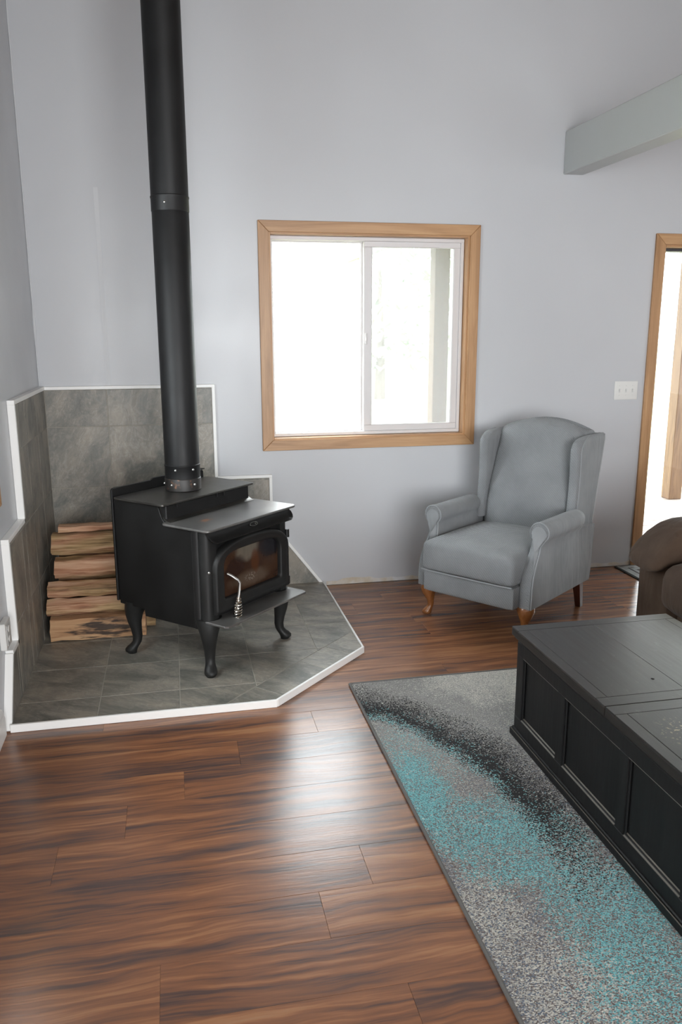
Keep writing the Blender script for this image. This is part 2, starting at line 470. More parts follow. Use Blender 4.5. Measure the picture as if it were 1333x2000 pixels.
# ------------------------------------------------------------------ mesh helpers
class MB:
    """collects geometry for one mesh object"""
    def __init__(s):
        s.v, s.f = [], []
    def add(s, vs, fs):
        k = len(s.v)
        s.v += [tuple(x) for x in vs]
        s.f += [tuple(i + k for i in f) for f in fs]
        return s
    def bm(s, b):
        b.verts.index_update()
        s.add([v.co[:] for v in b.verts], [[v.index for v in f.verts] for f in b.faces])
        b.free()
        return s
    def box(s, x0, x1, y0, y1, z0, z1, bev=0.0, seg=1):
        b = bmesh.new()
        bmesh.ops.create_cube(b, size=1)
        for v in b.verts:
            v.co = ((x0 + x1) / 2 + v.co.x * (x1 - x0), (y0 + y1) / 2 + v.co.y * (y1 - y0), (z0 + z1) / 2 + v.co.z * (z1 - z0))
        if bev:
            bmesh.ops.bevel(b, geom=b.edges[:], offset=bev, segments=seg, affect='EDGES', profile=0.5)
        return s.bm(b)
    def prism(s, poly, fn, a, b, bev=0.0, seg=1):
        """poly: 2-D outline; fn(p, q, h) -> xyz; from h=a to h=b"""
        n = len(poly)
        bm = bmesh.new()
        lo = [bm.verts.new(fn(p, q, a)) for p, q in poly]
        hi = [bm.verts.new(fn(p, q, b)) for p, q in poly]
        bm.faces.new(lo[::-1])
        bm.faces.new(hi)
        for i in range(n):
            j = (i + 1) % n
            bm.faces.new((lo[i], lo[j], hi[j], hi[i]))
        bmesh.ops.recalc_face_normals(bm, faces=bm.faces)
        if bev:
            bmesh.ops.bevel(bm, geom=bm.edges[:], offset=bev, segments=seg, affect='EDGES', profile=0.5)
        return s.bm(bm)
    def loft(s, rings, cap0=True, cap1=True, closed=True):
        n = len(rings[0])
        vs = [p for r in rings for p in r]
        fs = []
        for i in range(len(rings) - 1):
            for j in range(n if closed else n - 1):
                k = (j + 1) % n
                fs.append((i * n + j, i * n + k, (i + 1) * n + k, (i + 1) * n + j))
        if cap0:
            c = [sum(p[q] for p in rings[0]) / n for q in range(3)]
            vs.append(c)
            fs += [((j + 1) % n, j, len(vs) - 1) for j in range(n)]
        if cap1:
            c = [sum(p[q] for p in rings[-1]) / n for q in range(3)]
            vs.append(c)
            b = (len(rings) - 1) * n
            fs += [(b + j, b + (j + 1) % n, len(vs) - 1) for j in range(n)]
        return s.add(vs, fs)
    def tube(s, pts, r, n=8, closed=False):
        pts = [Vector(p) for p in pts]
        N = len(pts)
        rs = r if isinstance(r, (list, tuple)) else [r] * N
        rings = []
        up = Vector((0, 0, 1))
        prev = None
        for i in range(N):
            a = pts[(i - 1) % N] if (closed or i > 0) else pts[i]
            b = pts[(i + 1) % N] if (closed or i < N - 1) else pts[i]
            d = (b - a).normalized()
            if prev is None:
                x = d.cross(up)
                if x.length < 1e-4:
                    x = d.cross(Vector((1, 0, 0)))
            else:
                x = prev - d * prev.dot(d)
            x.normalize()
            prev = x
            y = d.cross(x)
            rings.append([pts[i] + (x * cos(2 * pi * k / n) + y * sin(2 * pi * k / n)) * rs[i] for k in range(n)])
        if closed:
            rings.append(rings[0])
            return s.loft(rings, False, False)
        return s.loft(rings)
    def lathe(s, prof, cx=0.0, cy=0.0, n=32):
        rings = [[(cx + r * cos(2 * pi * k / n), cy + r * sin(2 * pi * k / n), z) for k in range(n)] for r, z in prof]
        return s.loft(rings)
    def ball(s, c, r, n=8, m_=5, sc=(1, 1, 1)):
        rings = []
        for i in range(1, m_):
            a = pi * i / m_
            rings.append([(c[0] + sc[0] * r * sin(a) * cos(2 * pi * k / n), c[1] + sc[1] * r * sin(a) * sin(2 * pi * k / n), c[2] - sc[2] * r * cos(a)) for k in range(n)])
        return s.loft(rings)
    def soft(s, c, h, r, puff=(0, 0, 0), n=14, shape=None):
        """rounded cushion: centre c, half sizes h, edge radius r, puff = extra bulge per axis"""
        def lin(hh):
            k = [-1 + 2 * i / n for i in range(n + 1)]
            return [math.copysign(abs(q) ** 0.8, q) for q in k]
        g = lin(1)
        idx, vs, fs = {}, [], []
        def vert(p):
            key = tuple(round(q, 5) for q in p)
            if key not in idx:
                q = Vector((p[0] * h[0], p[1] * h[1], p[2] * h[2]))
                core = Vector([max(-(h[a] - r), min(h[a] - r, q[a])) for a in range(3)])
                d = q - core
                if d.length > 1e-9:
                    d = d.normalized() * r
                q = core + d
                for a in range(3):
                    o1, o2 = [b for b in range(3) if b != a]
                    q[a] += puff[a] * p[a] * (1 - p[o1] ** 2) * (1 - p[o2] ** 2)
                q += Vector(c)
                if shape:
                    q = Vector(shape(q))
                idx[key] = len(vs)
                vs.append(q)
            return idx[key]
        for a in range(3):
            o1, o2 = [(1, 2), (2, 0), (0, 1)][a]
            for sgn in (-1, 1):
                for i in range(n):
                    for j in range(n):
                        quad = []
                        for di, dj in ((0, 0), (1, 0), (1, 1), (0, 1)):
                            p = [0, 0, 0]
                            p[a] = sgn
                            p[o1] = g[i + di]
                            p[o2] = g[j + dj]
                            quad.append(vert(p))
                        if sgn < 0:
                            quad.reverse()
                        fs.append(quad)
        return s.add(vs, fs)
    def build(s, name, mat, parent=None, smooth=35, loc=None):
        me = bpy.data.meshes.new(name)
        me.from_pydata(s.v, [], s.f)
        me.materials.append(M[mat] if isinstance(mat, str) else mat)
        b = bmesh.new()
        b.from_mesh(me)
        bmesh.ops.recalc_face_normals(b, faces=b.faces)
        b.to_mesh(me)
        b.free()
        if smooth:
            me.shade_smooth()
            me.set_sharp_from_angle(angle=radians(smooth))
        o = bpy.data.objects.new(name, me)
        COL.objects.link(o)
        if parent:
            o.parent = parent
        if loc:
            me.transform(Matrix.Translation(-Vector(loc)))
            o.location = loc
        return o

def tag(o, label=None, cat=None, group=None, kind=None):
    if label: o['label'] = label
    if cat: o['category'] = cat
    if group: o['group'] = group
    if kind: o['kind'] = kind
    return o

def thing(name, loc, rz=0.0, label=None, cat=None, group=None, kind=None):
    o = bpy.data.objects.new(name, None)
    o.empty_display_size = 0.1
    o.location = loc
    o.rotation_euler = (0, 0, rz)
    COL.objects.link(o)
    return tag(o, label, cat, group, kind)

def clip(poly, nx, ny, d):
    """keep the part of a convex polygon where nx*x + ny*y <= d"""
    out = []
    for i in range(len(poly)):
        a, b = poly[i], poly[(i + 1) % len(poly)]
        da, db = nx * a[0] + ny * a[1] - d, nx * b[0] + ny * b[1] - d
        if da <= 0:
            out.append(a)
        if (da < 0 < db) or (db < 0 < da):
            t_ = da / (da - db)
            out.append((a[0] + t_ * (b[0] - a[0]), a[1] + t_ * (b[1] - a[1])))
    return out

def inset(poly, g):
    A = sum(poly[i][0] * poly[(i + 1) % len(poly)][1] - poly[(i + 1) % len(poly)][0] * poly[i][1] for i in range(len(poly)))
    if A < 0:
        poly = poly[::-1]
    res = list(poly)
    for i in range(len(poly)):
        a, b = poly[i], poly[(i + 1) % len(poly)]
        l = math.hypot(b[0] - a[0], b[1] - a[1])
        if l < 1e-6:
            continue
        nx, ny = (b[1] - a[1]) / l, -(b[0] - a[0]) / l
        res = clip(res, nx, ny, nx * a[0] + ny * a[1] - g)
        if len(res) < 3:
            return []
    return res

# ================================================================== ROOM SHELL
XR, YN, ZC = 6.3, -8.0, 3.46  # unseen ceiling set low to darken the top of the far wall
WL = -0.028                       # left wall plane
# --- walls
def wall_with_holes(name, mat, fn, a0, a1, z0, z1, holes, t0, t1):
    """wall in the (a,z) plane, thickness from t0 to t1, rectangular holes"""
    xs = sorted({a0, a1, *[h[0] for h in holes], *[h[1] for h in holes]})
    zs = sorted({z0, z1, *[h[2] for h in holes], *[h[3] for h in holes]})
    solid = lambda i, j: 0 <= i < len(xs) - 1 and 0 <= j < len(zs) - 1 and not any(
        h[0] - 1e-6 <= xs[i] and xs[i + 1] <= h[1] + 1e-6 and h[2] - 1e-6 <= zs[j] and zs[j + 1] <= h[3] + 1e-6 for h in holes)
    mb = MB()
    for i in range(len(xs) - 1):
        for j in range(len(zs) - 1):
            if not solid(i, j):
                continue
            q = [(xs[i], zs[j]), (xs[i + 1], zs[j]), (xs[i + 1], zs[j + 1]), (xs[i], zs[j + 1])]
            mb.add([fn(a, z, t0) for a, z in q], [(0, 1, 2, 3)])
            mb.add([fn(a, z, t1) for a, z in q], [(3, 2, 1, 0)])
            for (di, dj), (k0, k1) in (((0, -1), (0, 1)), ((1, 0), (1, 2)), ((0, 1), (2, 3)), ((-1, 0), (3, 0))):
                if not solid(i + di, j + dj):
                    a, b = q[k0], q[k1]
                    mb.add([fn(*a, t0), fn(*b, t0), fn(*b, t1), fn(*a, t1)], [(0, 1, 2, 3)])
    o = mb.build(name, mat, smooth=0)
    return tag(o, kind='structure')

WX0, WX1, WZ0, WZ1 = 1.262, 2.472, 0.918, 2.108          # window opening
DX0, DX1, DZ1 = 3.745, 5.50, 2.078                        # door opening
wall_far = wall_with_holes('wall_far', 'wall', lambda a, z, t_: (a, t_, z), WL - 0.15, XR + 0.15, 0, ZC,
                           [(WX0, WX1, WZ0, WZ1), (DX0, DX1, 0, DZ1)], 0.0, 0.15)
LY0, LY1, LZ0, LZ1 = -2.58, -1.36, 0.93, 2.11             # left window opening
wall_left = wall_with_holes('wall_left', 'wall_left', lambda a, z, t_: (t_, a, z), YN, 0.0, 0, ZC,
                            [(LY0, LY1, LZ0, LZ1)], WL, WL - 0.15)
wall_right = wall_with_holes('wall_right', 'wall', lambda a, z, t_: (t_, a, z), YN, 0.0, 0, ZC, [], XR, XR + 0.15)
wall_near = wall_with_holes('wall_near', 'wall', lambda a, z, t_: (a, t_, z), WL - 0.15, XR + 0.15, 0, ZC, [], YN, YN - 0.15)
ceiling = tag(MB().box(WL - 0.15, XR + 0.15, YN - 0.15, 0.15, ZC, ZC + 0.15).build('ceiling', 'ceiling', smooth=0), kind='structure')

# details that belong to the far wall
MB().box(0.334, 0.356, -0.0015, 0.0, 1.262, 2.31).build('paint_patch', 'patch', wall_far, 0)
mb = MB()
xs = [1.585 + i * (3.676 - 1.585) / 60 for i in range(61)]
hs = [0.024 + 0.008 * sin(i * 1.7) * random.random() + (0.014 if 2 < i < 9 else 0) for i in range(61)]
for i in range(60):
    a, b = xs[i], xs[i + 1]
    mb.add([(a, -0.002, 0), (b, -0.002, 0), (b, -0.002, hs[i + 1]), (a, -0.002, hs[i]), (a, 0, hs[i]), (b, 0, hs[i + 1])],
           [(0, 1, 2, 3), (3, 2, 5, 4)])
mb.build('unpainted_edge', 'raw_edge', wall_far, 0)
pts = [(WL + 0.004, -0.004, z) for z in [1.27 + 0.05 * i for i in range(43)]]
MB().tube(pts, [0.003 + 0.0015 * random.random() + (0.006 if 0.30 < (i * 0.05) < 0.36 else 0) for i in range(len(pts))], 6).build('corner_caulk', 'caulk', wall_far)

# --- beam
tag(MB().box(3.040, 3.168, YN + 0.001, -0.0005, 2.462, 2.697, 0.004).build('ceiling_beam', 'beam'), kind='structure')

# --- floor of vinyl planks
floor = tag(MB().box(WL - 0.15, XR + 0.15, YN - 0.15, 0.15, -0.15, -0.006).build('floor', 'subfloor', smooth=0), kind='structure')
PW = 0.1838
joint = {9: 1.203, 10: 0.88, 11: 0.673, 12: 0.483, 13: 0.284, 14: 1.20, 15: 1.04, 16: 0.60, 17: 1.197, 7: 1.90, 8: 0.36}
y_ref = -1.665                      # seam between row 8 and row 9
r = random.Random(3)
for k in range(0, 26):
    y1 = y_ref + (9 - k) * PW
    y0 = y1 - PW
    y1 = min(y1, -0.001)
    if y0 > -0.02:
        continue
    x = joint.get(k, r.uniform(0, 1.2)) % 1.22
    xs = [WL]
    while x < XR:
        if x > WL + 0.05:
            xs.append(x)
        x += 1.22
    xs.append(XR)
    for a, b in zip(xs[:-1], xs[1:]):
        MB().box(a + 0.0002, b - 0.0002, y0 + 0.0002, y1 - 0.0002, -0.006, 0.0, 0.0006).build('floor_plank', 'plank', floor, 0, loc=((a + b) / 2, (y0 + y1) / 2, -0.006))
yb = y_ref + (9 - 25) * PW - PW
MB().box(WL, XR, YN, yb - 0.0005, -0.006, 0).build('floor_plank', 'plank', floor, 0)

# --- baseboard on the left wall
mb = MB()
prof = [(WL, 0), (WL + 0.016, 0), (WL + 0.016, 0.075), (WL + 0.012, 0.085), (WL + 0.012, 0.098), (WL + 0.006, 0.110), (WL, 0.112)]
mb.prism(prof, lambda a, z, h: (a, h, z), YN + 0.01, -1.612)
tag(mb.build('baseboard_left', 'white_trim', smooth=0), kind='structure')

# --- slate tiles on both walls beside the stove
TS = 0.011            # tile face is this far above its backing
G = 0.0019
def wall_tiles(parent, region_rects, fn, xj, zj, face, backing):
    for (a0, a1, z0, z1, extra) in region_rects:
        for i in range(len(xj) - 1):
            for j in range(len(zj) - 1):
                poly = [(xj[i], zj[j]), (xj[i + 1], zj[j]), (xj[i + 1], zj[j + 1]), (xj[i], zj[j + 1])]
                for n_ in ((-1, 0, -a0), (1, 0, a1), (0, -1, -z0), (0, 1, z1), *extra):
                    poly = clip(poly, *n_)
                    if len(poly) < 3:
                        break
                if len(poly) < 3:
                    continue
                poly = inset(poly, G)
                if len(poly) < 3:
                    continue
                ctr = fn(sum(q[0] for q in poly) / len(poly), sum(q[1] for q in poly) / len(poly), face)
                MB().prism(poly, fn, backing, face, 0.0012).build('wall_tile', 'slate', parent, 0, loc=ctr)
zj = [0.0, 0.3405, 0.688, 1.0355, 1.3]
# far wall: two steps and a diagonal cut
xj = [0.0, 0.333, 0.666, 0.999, 1.3325, 1.67]
S = (1.30 - 0.0) / 1.0
dn = Vector((0.418, 0.319)).normalized()
diag = (dn.x, dn.y, dn.x * 1.556)
fnF = lambda a, z, h: (a, h, z)
wall_tiles(wall_far, [(0.0, 0.917, 0, 1.242, ()), (0.917, 1.237, 0, 0.702, ()), (1.237, 1.556, 0, 0.42, (diag,))], fnF, xj, zj, -0.020, -0.009)
# grout beds
MB().box(WL, 0.917, -0.0188, -0.0005, 0, 1.242).box(0.917, 1.237, -0.0188, -0.0005, 0, 0.702).build('grout_bed', 'grout', wall_far, 0)
MB().prism([(1.237, 0), (1.556, 0), (1.237, 0.418)], fnF, -0.0188, -0.0005).build('grout_bed', 'grout', wall_far, 0)
# left wall (a = -y)
fnL = lambda a, z, h: (h, -a, z)
ajL = [0.02, 0.3345, 0.668, 1.0015, 1.335, 1.67]
dl = Vector((0.26, 0.16)).normalized()
diagL = (dl.x, dl.y, dl.x * 1.58)
wall_tiles(wall_left, [(0.02, 0.905, 0, 1.242, ()), (0.905, 1.295, 0, 0.702, ()), (1.295, 1.58, 0, 0.262, (diagL,))], fnL, ajL, zj, 0.0, -0.011)
MB().box(WL + 0.0005, -0.0012, -0.905, -0.018, 0, 1.242).box(WL + 0.0005, -0.0012, -1.295, -0.905, 0, 0.702).build('grout_bed', 'grout', wall_left, 0)
MB().prism([(1.295, 0), (1.58, 0), (1.42, 0.262), (1.295, 0.262)], fnL, WL + 0.0005, -0.0025).build('grout_bed', 'grout', wall_left, 0)
# white edge strips
def strip(parent, fn, pts, w, h0, h1):
    """strip of width w on the left-hand side of each segment of pts"""
    for a, b in zip(pts[:-1], pts[1:]):
        d = Vector((b[0] - a[0], b[1] - a[1])).normalized()
        nrm = Vector((-d.y, d.x)) * w
        e0, e1 = Vector(a), Vector(b)
        poly = [tuple(e0), tuple(e1 + d * w), tuple(e1 + d * w + nrm), tuple(e0 + nrm)]
        MB().prism(poly, fn, h0, h1, 0.0015).build('tile_edge_strip', 'white_trim', parent, 0)
strip(wall_far, fnF, [(0.0, 1.243), (0.918, 1.243)], 0.018, -0.0005, -0.024)
strip(wall_far, fnF, [(0.918, 1.243), (0.918, 0.722)], 0.018, -0.0005, -0.024)
strip(wall_far, fnF, [(0.918 , 0.703), (1.238, 0.703)], 0.018, -0.0005, -0.024)
strip(wall_far, fnF, [(1.238, 0.703), (1.238, 0.438)], 0.018, -0.0005, -0.024)
strip(wall_far, fnF, [(1.238, 0.419), (1.551, 0.009)], 0.018, -0.0005, -0.024)
strip(wall_left, fnL, [(0.002, 1.243), (0.906, 1.243)], 0.020, WL + 0.0005, 0.005)
strip(wall_left, fnL, [(0.906, 1.243), (0.906, 0.723)], 0.020, WL + 0.0005, 0.005)
strip(wall_left, fnL, [(0.906, 0.703), (1.296, 0.703)], 0.020, WL + 0.0005, 0.005)
strip(wall_left, fnL, [(1.296, 0.703), (1.296, 0.283)], 0.020, WL + 0.0005, 0.005)
strip(wall_left, fnL, [(1.296, 0.263), (1.41, 0.263)], 0.020, WL + 0.0005, 0.005)
strip(wall_left, fnL, [(1.422, 0.263), (1.571, 0.015)], 0.020, WL + 0.0005, 0.005)

# ================================================================== WINDOW 1 (far wall)
def casing(parent, x0, x1, z0, z1, w, fn, ax_h, t0=0.0, t1=-0.016, floor_=False):
    """mitred picture-frame casing around an opening; (x, z) outline mapped by fn(a, z, depth)"""
    X0, X1, Z0, Z1 = x0 - w, x1 + w, z0 - w, z1 + w
    if floor_:
        Z0 = z0
    boards = [([(x0, z1), (x1, z1), (X1, Z1), (X0, Z1)], ax_h)]
    if floor_:
        boards += [([(X0, z0), (x0, z0), (x0, z1), (X0, Z1)], 'z'), ([(x1, z0), (X1, z0), (X1, Z1), (x1, z1)], 'z')]
    else:
        boards += [([(X0, Z0), (X1, Z0), (x1, z0), (x0, z0)], ax_h),
                   ([(X0, Z0), (x0, z0), (x0, z1), (X0, Z1)], 'z'), ([(X1, Z0), (X1, Z1), (x1, z1), (x1, z0)], 'z')]
    for poly, ax in boards:
        poly = inset(poly, 0.0003)
        MB().prism(poly, fn, t0, t1, 0.002).build('casing_board', 'fir_' + ax, parent, 0)

win1 = thing('window_1', (1.87, 0.0, WZ0), kind='structure')
win1.location = (0, 0, 0)
fnY = lambda a, z, h: (a, h, z)
casing(win1, WX0 + 0.006, WX1 - 0.006, WZ0 + 0.006, WZ1 - 0.006, 0.062, fnY, 'x', -0.0003, -0.017)
# jamb liner of fir, from the room face back to the vinyl frame
JT = 0.016
for a in ((WX0, WX0 + JT, WZ0, WZ1, 'z'), (WX1 - JT, WX1, WZ0, WZ1, 'z'), (WX0 + JT, WX1 - JT, WZ1 - JT, WZ1, 'x'), (WX0 + JT, WX1 - JT, WZ0, WZ0 + JT, 'x')):
    MB().box(a[0] + 0.0004, a[1], 0.0, 0.085, a[2] + 0.0004, a[3] - 0.0004, 0.001).build('jamb_board', 'fir_' + a[4], win1, 0)
# vinyl outer frame
fx0, fx1, fz0, fz1 = WX0 + JT + 0.001, WX1 - JT - 0.001, WZ0 + JT + 0.001, WZ1 - JT - 0.001
def rect_frame(mb, x0, x1, z0, z1, wl, wr, wb, wt, y0, y1, bev=0.003):
    mb.box(x0, x1, y0, y1, z0, z0 + wb, bev).box(x0, x1, y0, y1, z1 - wt, z1, bev)
    mb.box(x0, x0 + wl, y0 + 0.0006, y1 - 0.0006, z0 + wb - 0.002, z1 - wt + 0.002, bev)
    mb.box(x1 - wr, x1, y0 + 0.0006, y1 - 0.0006, z0 + wb - 0.002, z1 - wt + 0.002, bev)
    return mb
rect_frame(MB(), fx0, fx1, fz0, fz1, 0.014, 0.020, 0.020, 0.022, 0.060, 0.145).build('window_frame', 'vinyl', win1, 0)
# fixed left light: thin frame, glass
lx = 1.862
rect_frame(MB(), fx0 + 0.012, lx, fz0 + 0.016, fz1 - 0.020, 0.010, 0.036, 0.010, 0.010, 0.108, 0.138).build('fixed_sash', 'vinyl', win1, 0)
pane = MB().box(fx0 + 0.02, lx - 0.03, 0.120, 0.124, fz0 + 0.022, fz1 - 0.026).build('window_pane', 'glass', win1, 0)
# sliding right sash in front of it
sx0, sx1, sz0, sz1 = 1.838, fx1 - 0.018, fz0 + 0.018, fz1 - 0.020
sash = rect_frame(MB(), sx0, sx1, sz0, sz1, 0.052, 0.042, 0.040, 0.034, 0.072, 0.104, 0.004).build('sliding_sash', 'vinyl', win1, 0)
MB().box(sx0 + 0.048, sx1 - 0.038, 0.086, 0.090, sz0 + 0.036, sz1 - 0.030).build('window_pane', 'glass', sash, 0)
MB().box(sx0 + 0.006, sx0 + 0.020, 0.060, 0.0715, 1.475, 1.545, 0.004).box(sx0 + 0.009, sx0 + 0.017, 0.054, 0.061, 1.500, 1.518, 0.002).build('sash_latch', 'vinyl', sash, 0)
scr = MB().box(lx + 0.004, fx1 - 0.02, 0.139, 0.1395, fz0 + 0.02, fz1 - 0.02).build('insect_screen', 'screen', win1, 0)

# ================================================================== WINDOW 2 (left wall, only its corner shows)
win2 = thing('window_2', (0, 0, 0), kind='structure')
fnX = lambda a, z, h: (h, a, z)
casing(win2, LY0, LY1, LZ0, LZ1, 0.066, fnX, 'y', WL + 0.0003, WL + 0.017)
for a in ((LY0, LY0 + JT, LZ0, LZ1, 'z'), (LY1 - JT, LY1, LZ0, LZ1, 'z'), (LY0 + JT, LY1 - JT, LZ1 - JT, LZ1, 'y'), (LY0 + JT, LY1 - JT, LZ0, LZ0 + JT, 'y')):
    MB().box(WL - 0.085, WL, a[0] + 0.0004, a[1] - 0.0004, a[2] + 0.0004, a[3] - 0.0004, 0.001).build('jamb_board', 'fir_' + a[4], win2, 0)
mb = MB()
for (y0, y1, z0, z1) in ((LY0 + JT, LY1 - JT, LZ0 + JT, LZ0 + 0.05), (LY0 + JT, LY1 - JT, LZ1 - 0.05, LZ1 - JT), (LY0 + JT, LY0 + 0.05, LZ0 + 0.05, LZ1 - 0.05), (LY1 - 0.05, LY1 - JT, LZ0 + 0.05, LZ1 - 0.05), (-1.99, -1.94, LZ0 + 0.05, LZ1 - 0.05)):
    mb.box(WL - 0.125, WL - 0.085, y0, y1, z0, z1, 0.003)
mb.build('window_frame', 'vinyl', win2, 0)
MB().box(WL - 0.108, WL - 0.104, LY0 + 0.045, LY1 - 0.045, LZ0 + 0.045, LZ1 - 0.045).build('window_pane', 'glass', win2, 0)

# ================================================================== DOOR 1 (glazed patio door, right end of far wall)
door = thing('door_1', (0, 0, 0), kind='structure')
casing(door, DX0 + 0.004, DX1 - 0.004, 0.001, DZ1 - 0.004, 0.066, fnY, 'x', -0.0003, -0.017, True)
for a in ((DX0, DX0 + 0.018, 0.001, DZ1, 'z'), (DX1 - 0.018, DX1, 0.001, DZ1, 'z'), (DX0 + 0.018, DX1 - 0.018, DZ1 - 0.018, DZ1, 'x')):
    MB().box(a[0] + 0.0004, a[1] - 0.0004, 0.0, 0.145, a[2], a[3] - 0.0004, 0.001).build('jamb_board', 'fir_' + a[4], door, 0)
MB().box(DX0 + 0.02, DX1 - 0.02, 0.06, 0.14, DZ1 - 0.036, DZ1 - 0.0195, 0.002).build('head_track', 'track', door, 0)
MB().box(DX0 + 0.02, DX1 - 0.02, 0.03, 0.148, 0.001, 0.022, 0.003).build('door_threshold', 'vinyl', door, 0)
pn = rect_frame(MB(), 4.62, DX1 - 0.02, 0.024, DZ1 - 0.038, 0.06, 0.06, 0.09, 0.06, 0.075, 0.115).build('door_panel', 'vinyl', door, 0)
MB().box(4.67, DX1 - 0.07, 0.092, 0.097, 0.10, DZ1 - 0.09).build('door_pane', 'glass', pn, 0)
MB().box(DX0 + 0.019, 4.625, 0.122, 0.126, 0.023, DZ1 - 0.037).build('door_pane', 'glass', door, 0)

# ================================================================== SWITCH and OUTLET
sw = thing('light_switch', (3.555, 0, 1.177), 0, 'white three-gang light switch plate on the wall left of the patio door', 'light switch')
MB().box(-0.0815, 0.0815, -0.0065, -0.0003, -0.0585, 0.0585, 0.0025, 2).build('switch_plate', 'switch', sw)
for i in (-1, 0, 1):
    MB().box(i * 0.046 - 0.0055, i * 0.046 + 0.0055, -0.0072, -0.0055, -0.012, 0.012).build('toggle_slot', 'switch_dark', sw, 0)
    MB().box(i * 0.046 - 0.004, i * 0.046 + 0.004, -0.017, -0.007, 0.0, 0.008, 0.0015).build('toggle', 'switch', sw)
    for zz in (-0.03, 0.03):
        MB().ball((i * 0.046, -0.0066, zz), 0.0028, 8, 4, (1, 0.4, 1)).build('screw', 'switch_dark', sw)
ol = thing('wall_outlet', (WL, -1.452, 0.366), 0, 'white wall outlet box low on the left wall beside the tile edge', 'outlet')
MB().box(0.0005, 0.026, -0.052, 0.052, -0.056, 0.056, 0.003).build('outlet_box', 'switch', ol)
MB().box(0.0255, 0.0285, -0.036, 0.036, -0.044, 0.044, 0.002).build('outlet_face', 'switch_dark', ol)
for zz in (-0.021, 0.021):
    MB().prism([(0.017 * cos(a * pi / 8), zz + 0.014 * sin(a * pi / 8)) for a in range(16)], fnX, 0.0275, 0.031).build('receptacle', 'switch', ol, 0)

# ================================================================== HEARTH
H = 0.030
hearth = thing('hearth', (0.6, -0.8, 0), 0, 'raised grey slate tile hearth with white edge in the room corner', 'hearth')
hearth.location = (0, 0, 0)
HX, HY, HC = 1.556, -1.59, 0.49
hp = [(0.0, HY), (HX - HC, HY), (HX, HY + HC), (HX, -0.02), (0.0, -0.02)]
MB().prism([(0.0, HY), (HX - HC, HY), (HX, HY + HC), (HX, -0.021), (0.0, -0.021)], lambda x, y, h: (x, y, h), 0.0005, H - 0.0014).build('hearth_base', 'grout', hearth, 0)
diag_d = (HX - HC - HY)                     # x - y <= diag_d
band = 0.155 * sqrt(2)
q = 1 / sqrt(2)
gx = [0.0, 0.333, 0.666, 0.999, 1.332, 1.67]
gy = [-0.02, -0.072, -0.405, -0.738, -1.071, -1.404, -1.72]
def hearth_tile(poly):
    poly = inset(poly, G)
    if len(poly) >= 3:
        ctr = (sum(a[0] for a in poly) / len(poly), sum(a[1] for a in poly) / len(poly), H)
        MB().prism(poly, lambda x, y, h: (x, y, h), H - 0.008, H, 0.001).build('hearth_tile', 'slate', hearth, 0, loc=ctr)
for i in range(len(gx) - 1):
    for j in range(len(gy) - 1):
        poly = [(gx[i], gy[j]), (gx[i + 1], gy[j]), (gx[i + 1], gy[j + 1]), (gx[i], gy[j + 1])]
        for n_ in ((1, 0, HX - 0.001), (0, -1, -HY), (q, -q, (diag_d - band) * q)):
            poly = clip(poly, *n_)
            if len(poly) < 3:
                break
        if len(poly) >= 3:
            hearth_tile(poly)
# diagonal band, cut square to the front edge
for (t0_, t1_) in ((-0.6, -0.295), (-0.295, 0.035), (0.035, 0.25), (0.25, 0.6)):
    # along-direction coordinate t = (x + y)/sqrt2 relative to the middle of the diagonal edge
    mid = ((HX - HC + HX) / 2 + (HY + HY + HC) / 2) * q
    poly = [(-1, -3), (3, -3), (3, 1), (-1, 1)]
    for n_ in ((1, 0, HX - 0.001), (0, -1, -HY), (0, 1, -0.03), (q, -q, diag_d * q), (-q, q, -(diag_d - band) * q), (-q, -q, -(mid + t0_)), (q, q, mid + t1_)):
        poly = clip(poly, *n_)
        if len(poly) < 3:
            break
    if len(poly) >= 3:
        hearth_tile(poly)
# white edging
def edging(a, b, w=0.012, ext=0.005):
    d = Vector((b[0] - a[0], b[1] - a[1])).normalized()
    n_ = Vector((d.y, -d.x))
    a, b = Vector(a), Vector(b) + d * ext
    poly = [tuple(a), tuple(b), tuple(b + n_ * w), tuple(a + n_ * w)]
    MB().prism(poly, lambda x, y, h: (x, y, h), 0.0005, H + 0.004, 0.0015).build('edge_strip', 'white_trim', hearth, 0)
edging((0.0, HY - 0.0005), (HX - HC, HY - 0.0005))
edging((HX - HC + 0.0004, HY), (HX + 0.0004, HY + HC))
edging((HX + 0.0005, HY + HC), (HX + 0.0005, -0.03), 0.010, 0.0)

# ================================================================== WOOD STOVE
stove = thing('wood_stove', (0.833, -0.925, H), radians(45), 'black steel wood stove with arched glass door on curved legs in the corner', 'wood stove')
def L(u, w, z):
    return (u, -w, z - H)
ang = lambda a: (cos(a), sin(a))
def rrect(x0, x1, y0, y1, r, n=6):
    out = []
    for cx, cy, a0 in ((x1 - r, y1 - r, 0), (x0 + r, y1 - r, pi / 2), (x0 + r, y0 + r, pi), (x1 - r, y0 + r, 1.5 * pi)):
        for k in range(n + 1):
            a = a0 + k / n * pi / 2
            out.append((cx + r * cos(a), cy + r * sin(a)))
    return out
# firebox
prof = [(-0.288, 0.292), (0.243, 0.292), (0.243, 0.714), (0.02, 0.714), (0.02, 0.799), (-0.288, 0.799)]
MB().prism(prof, lambda w, z, h: L(h, w, z), -0.288, 0.288, 0.004).build('firebox', 'stove', stove, 0)
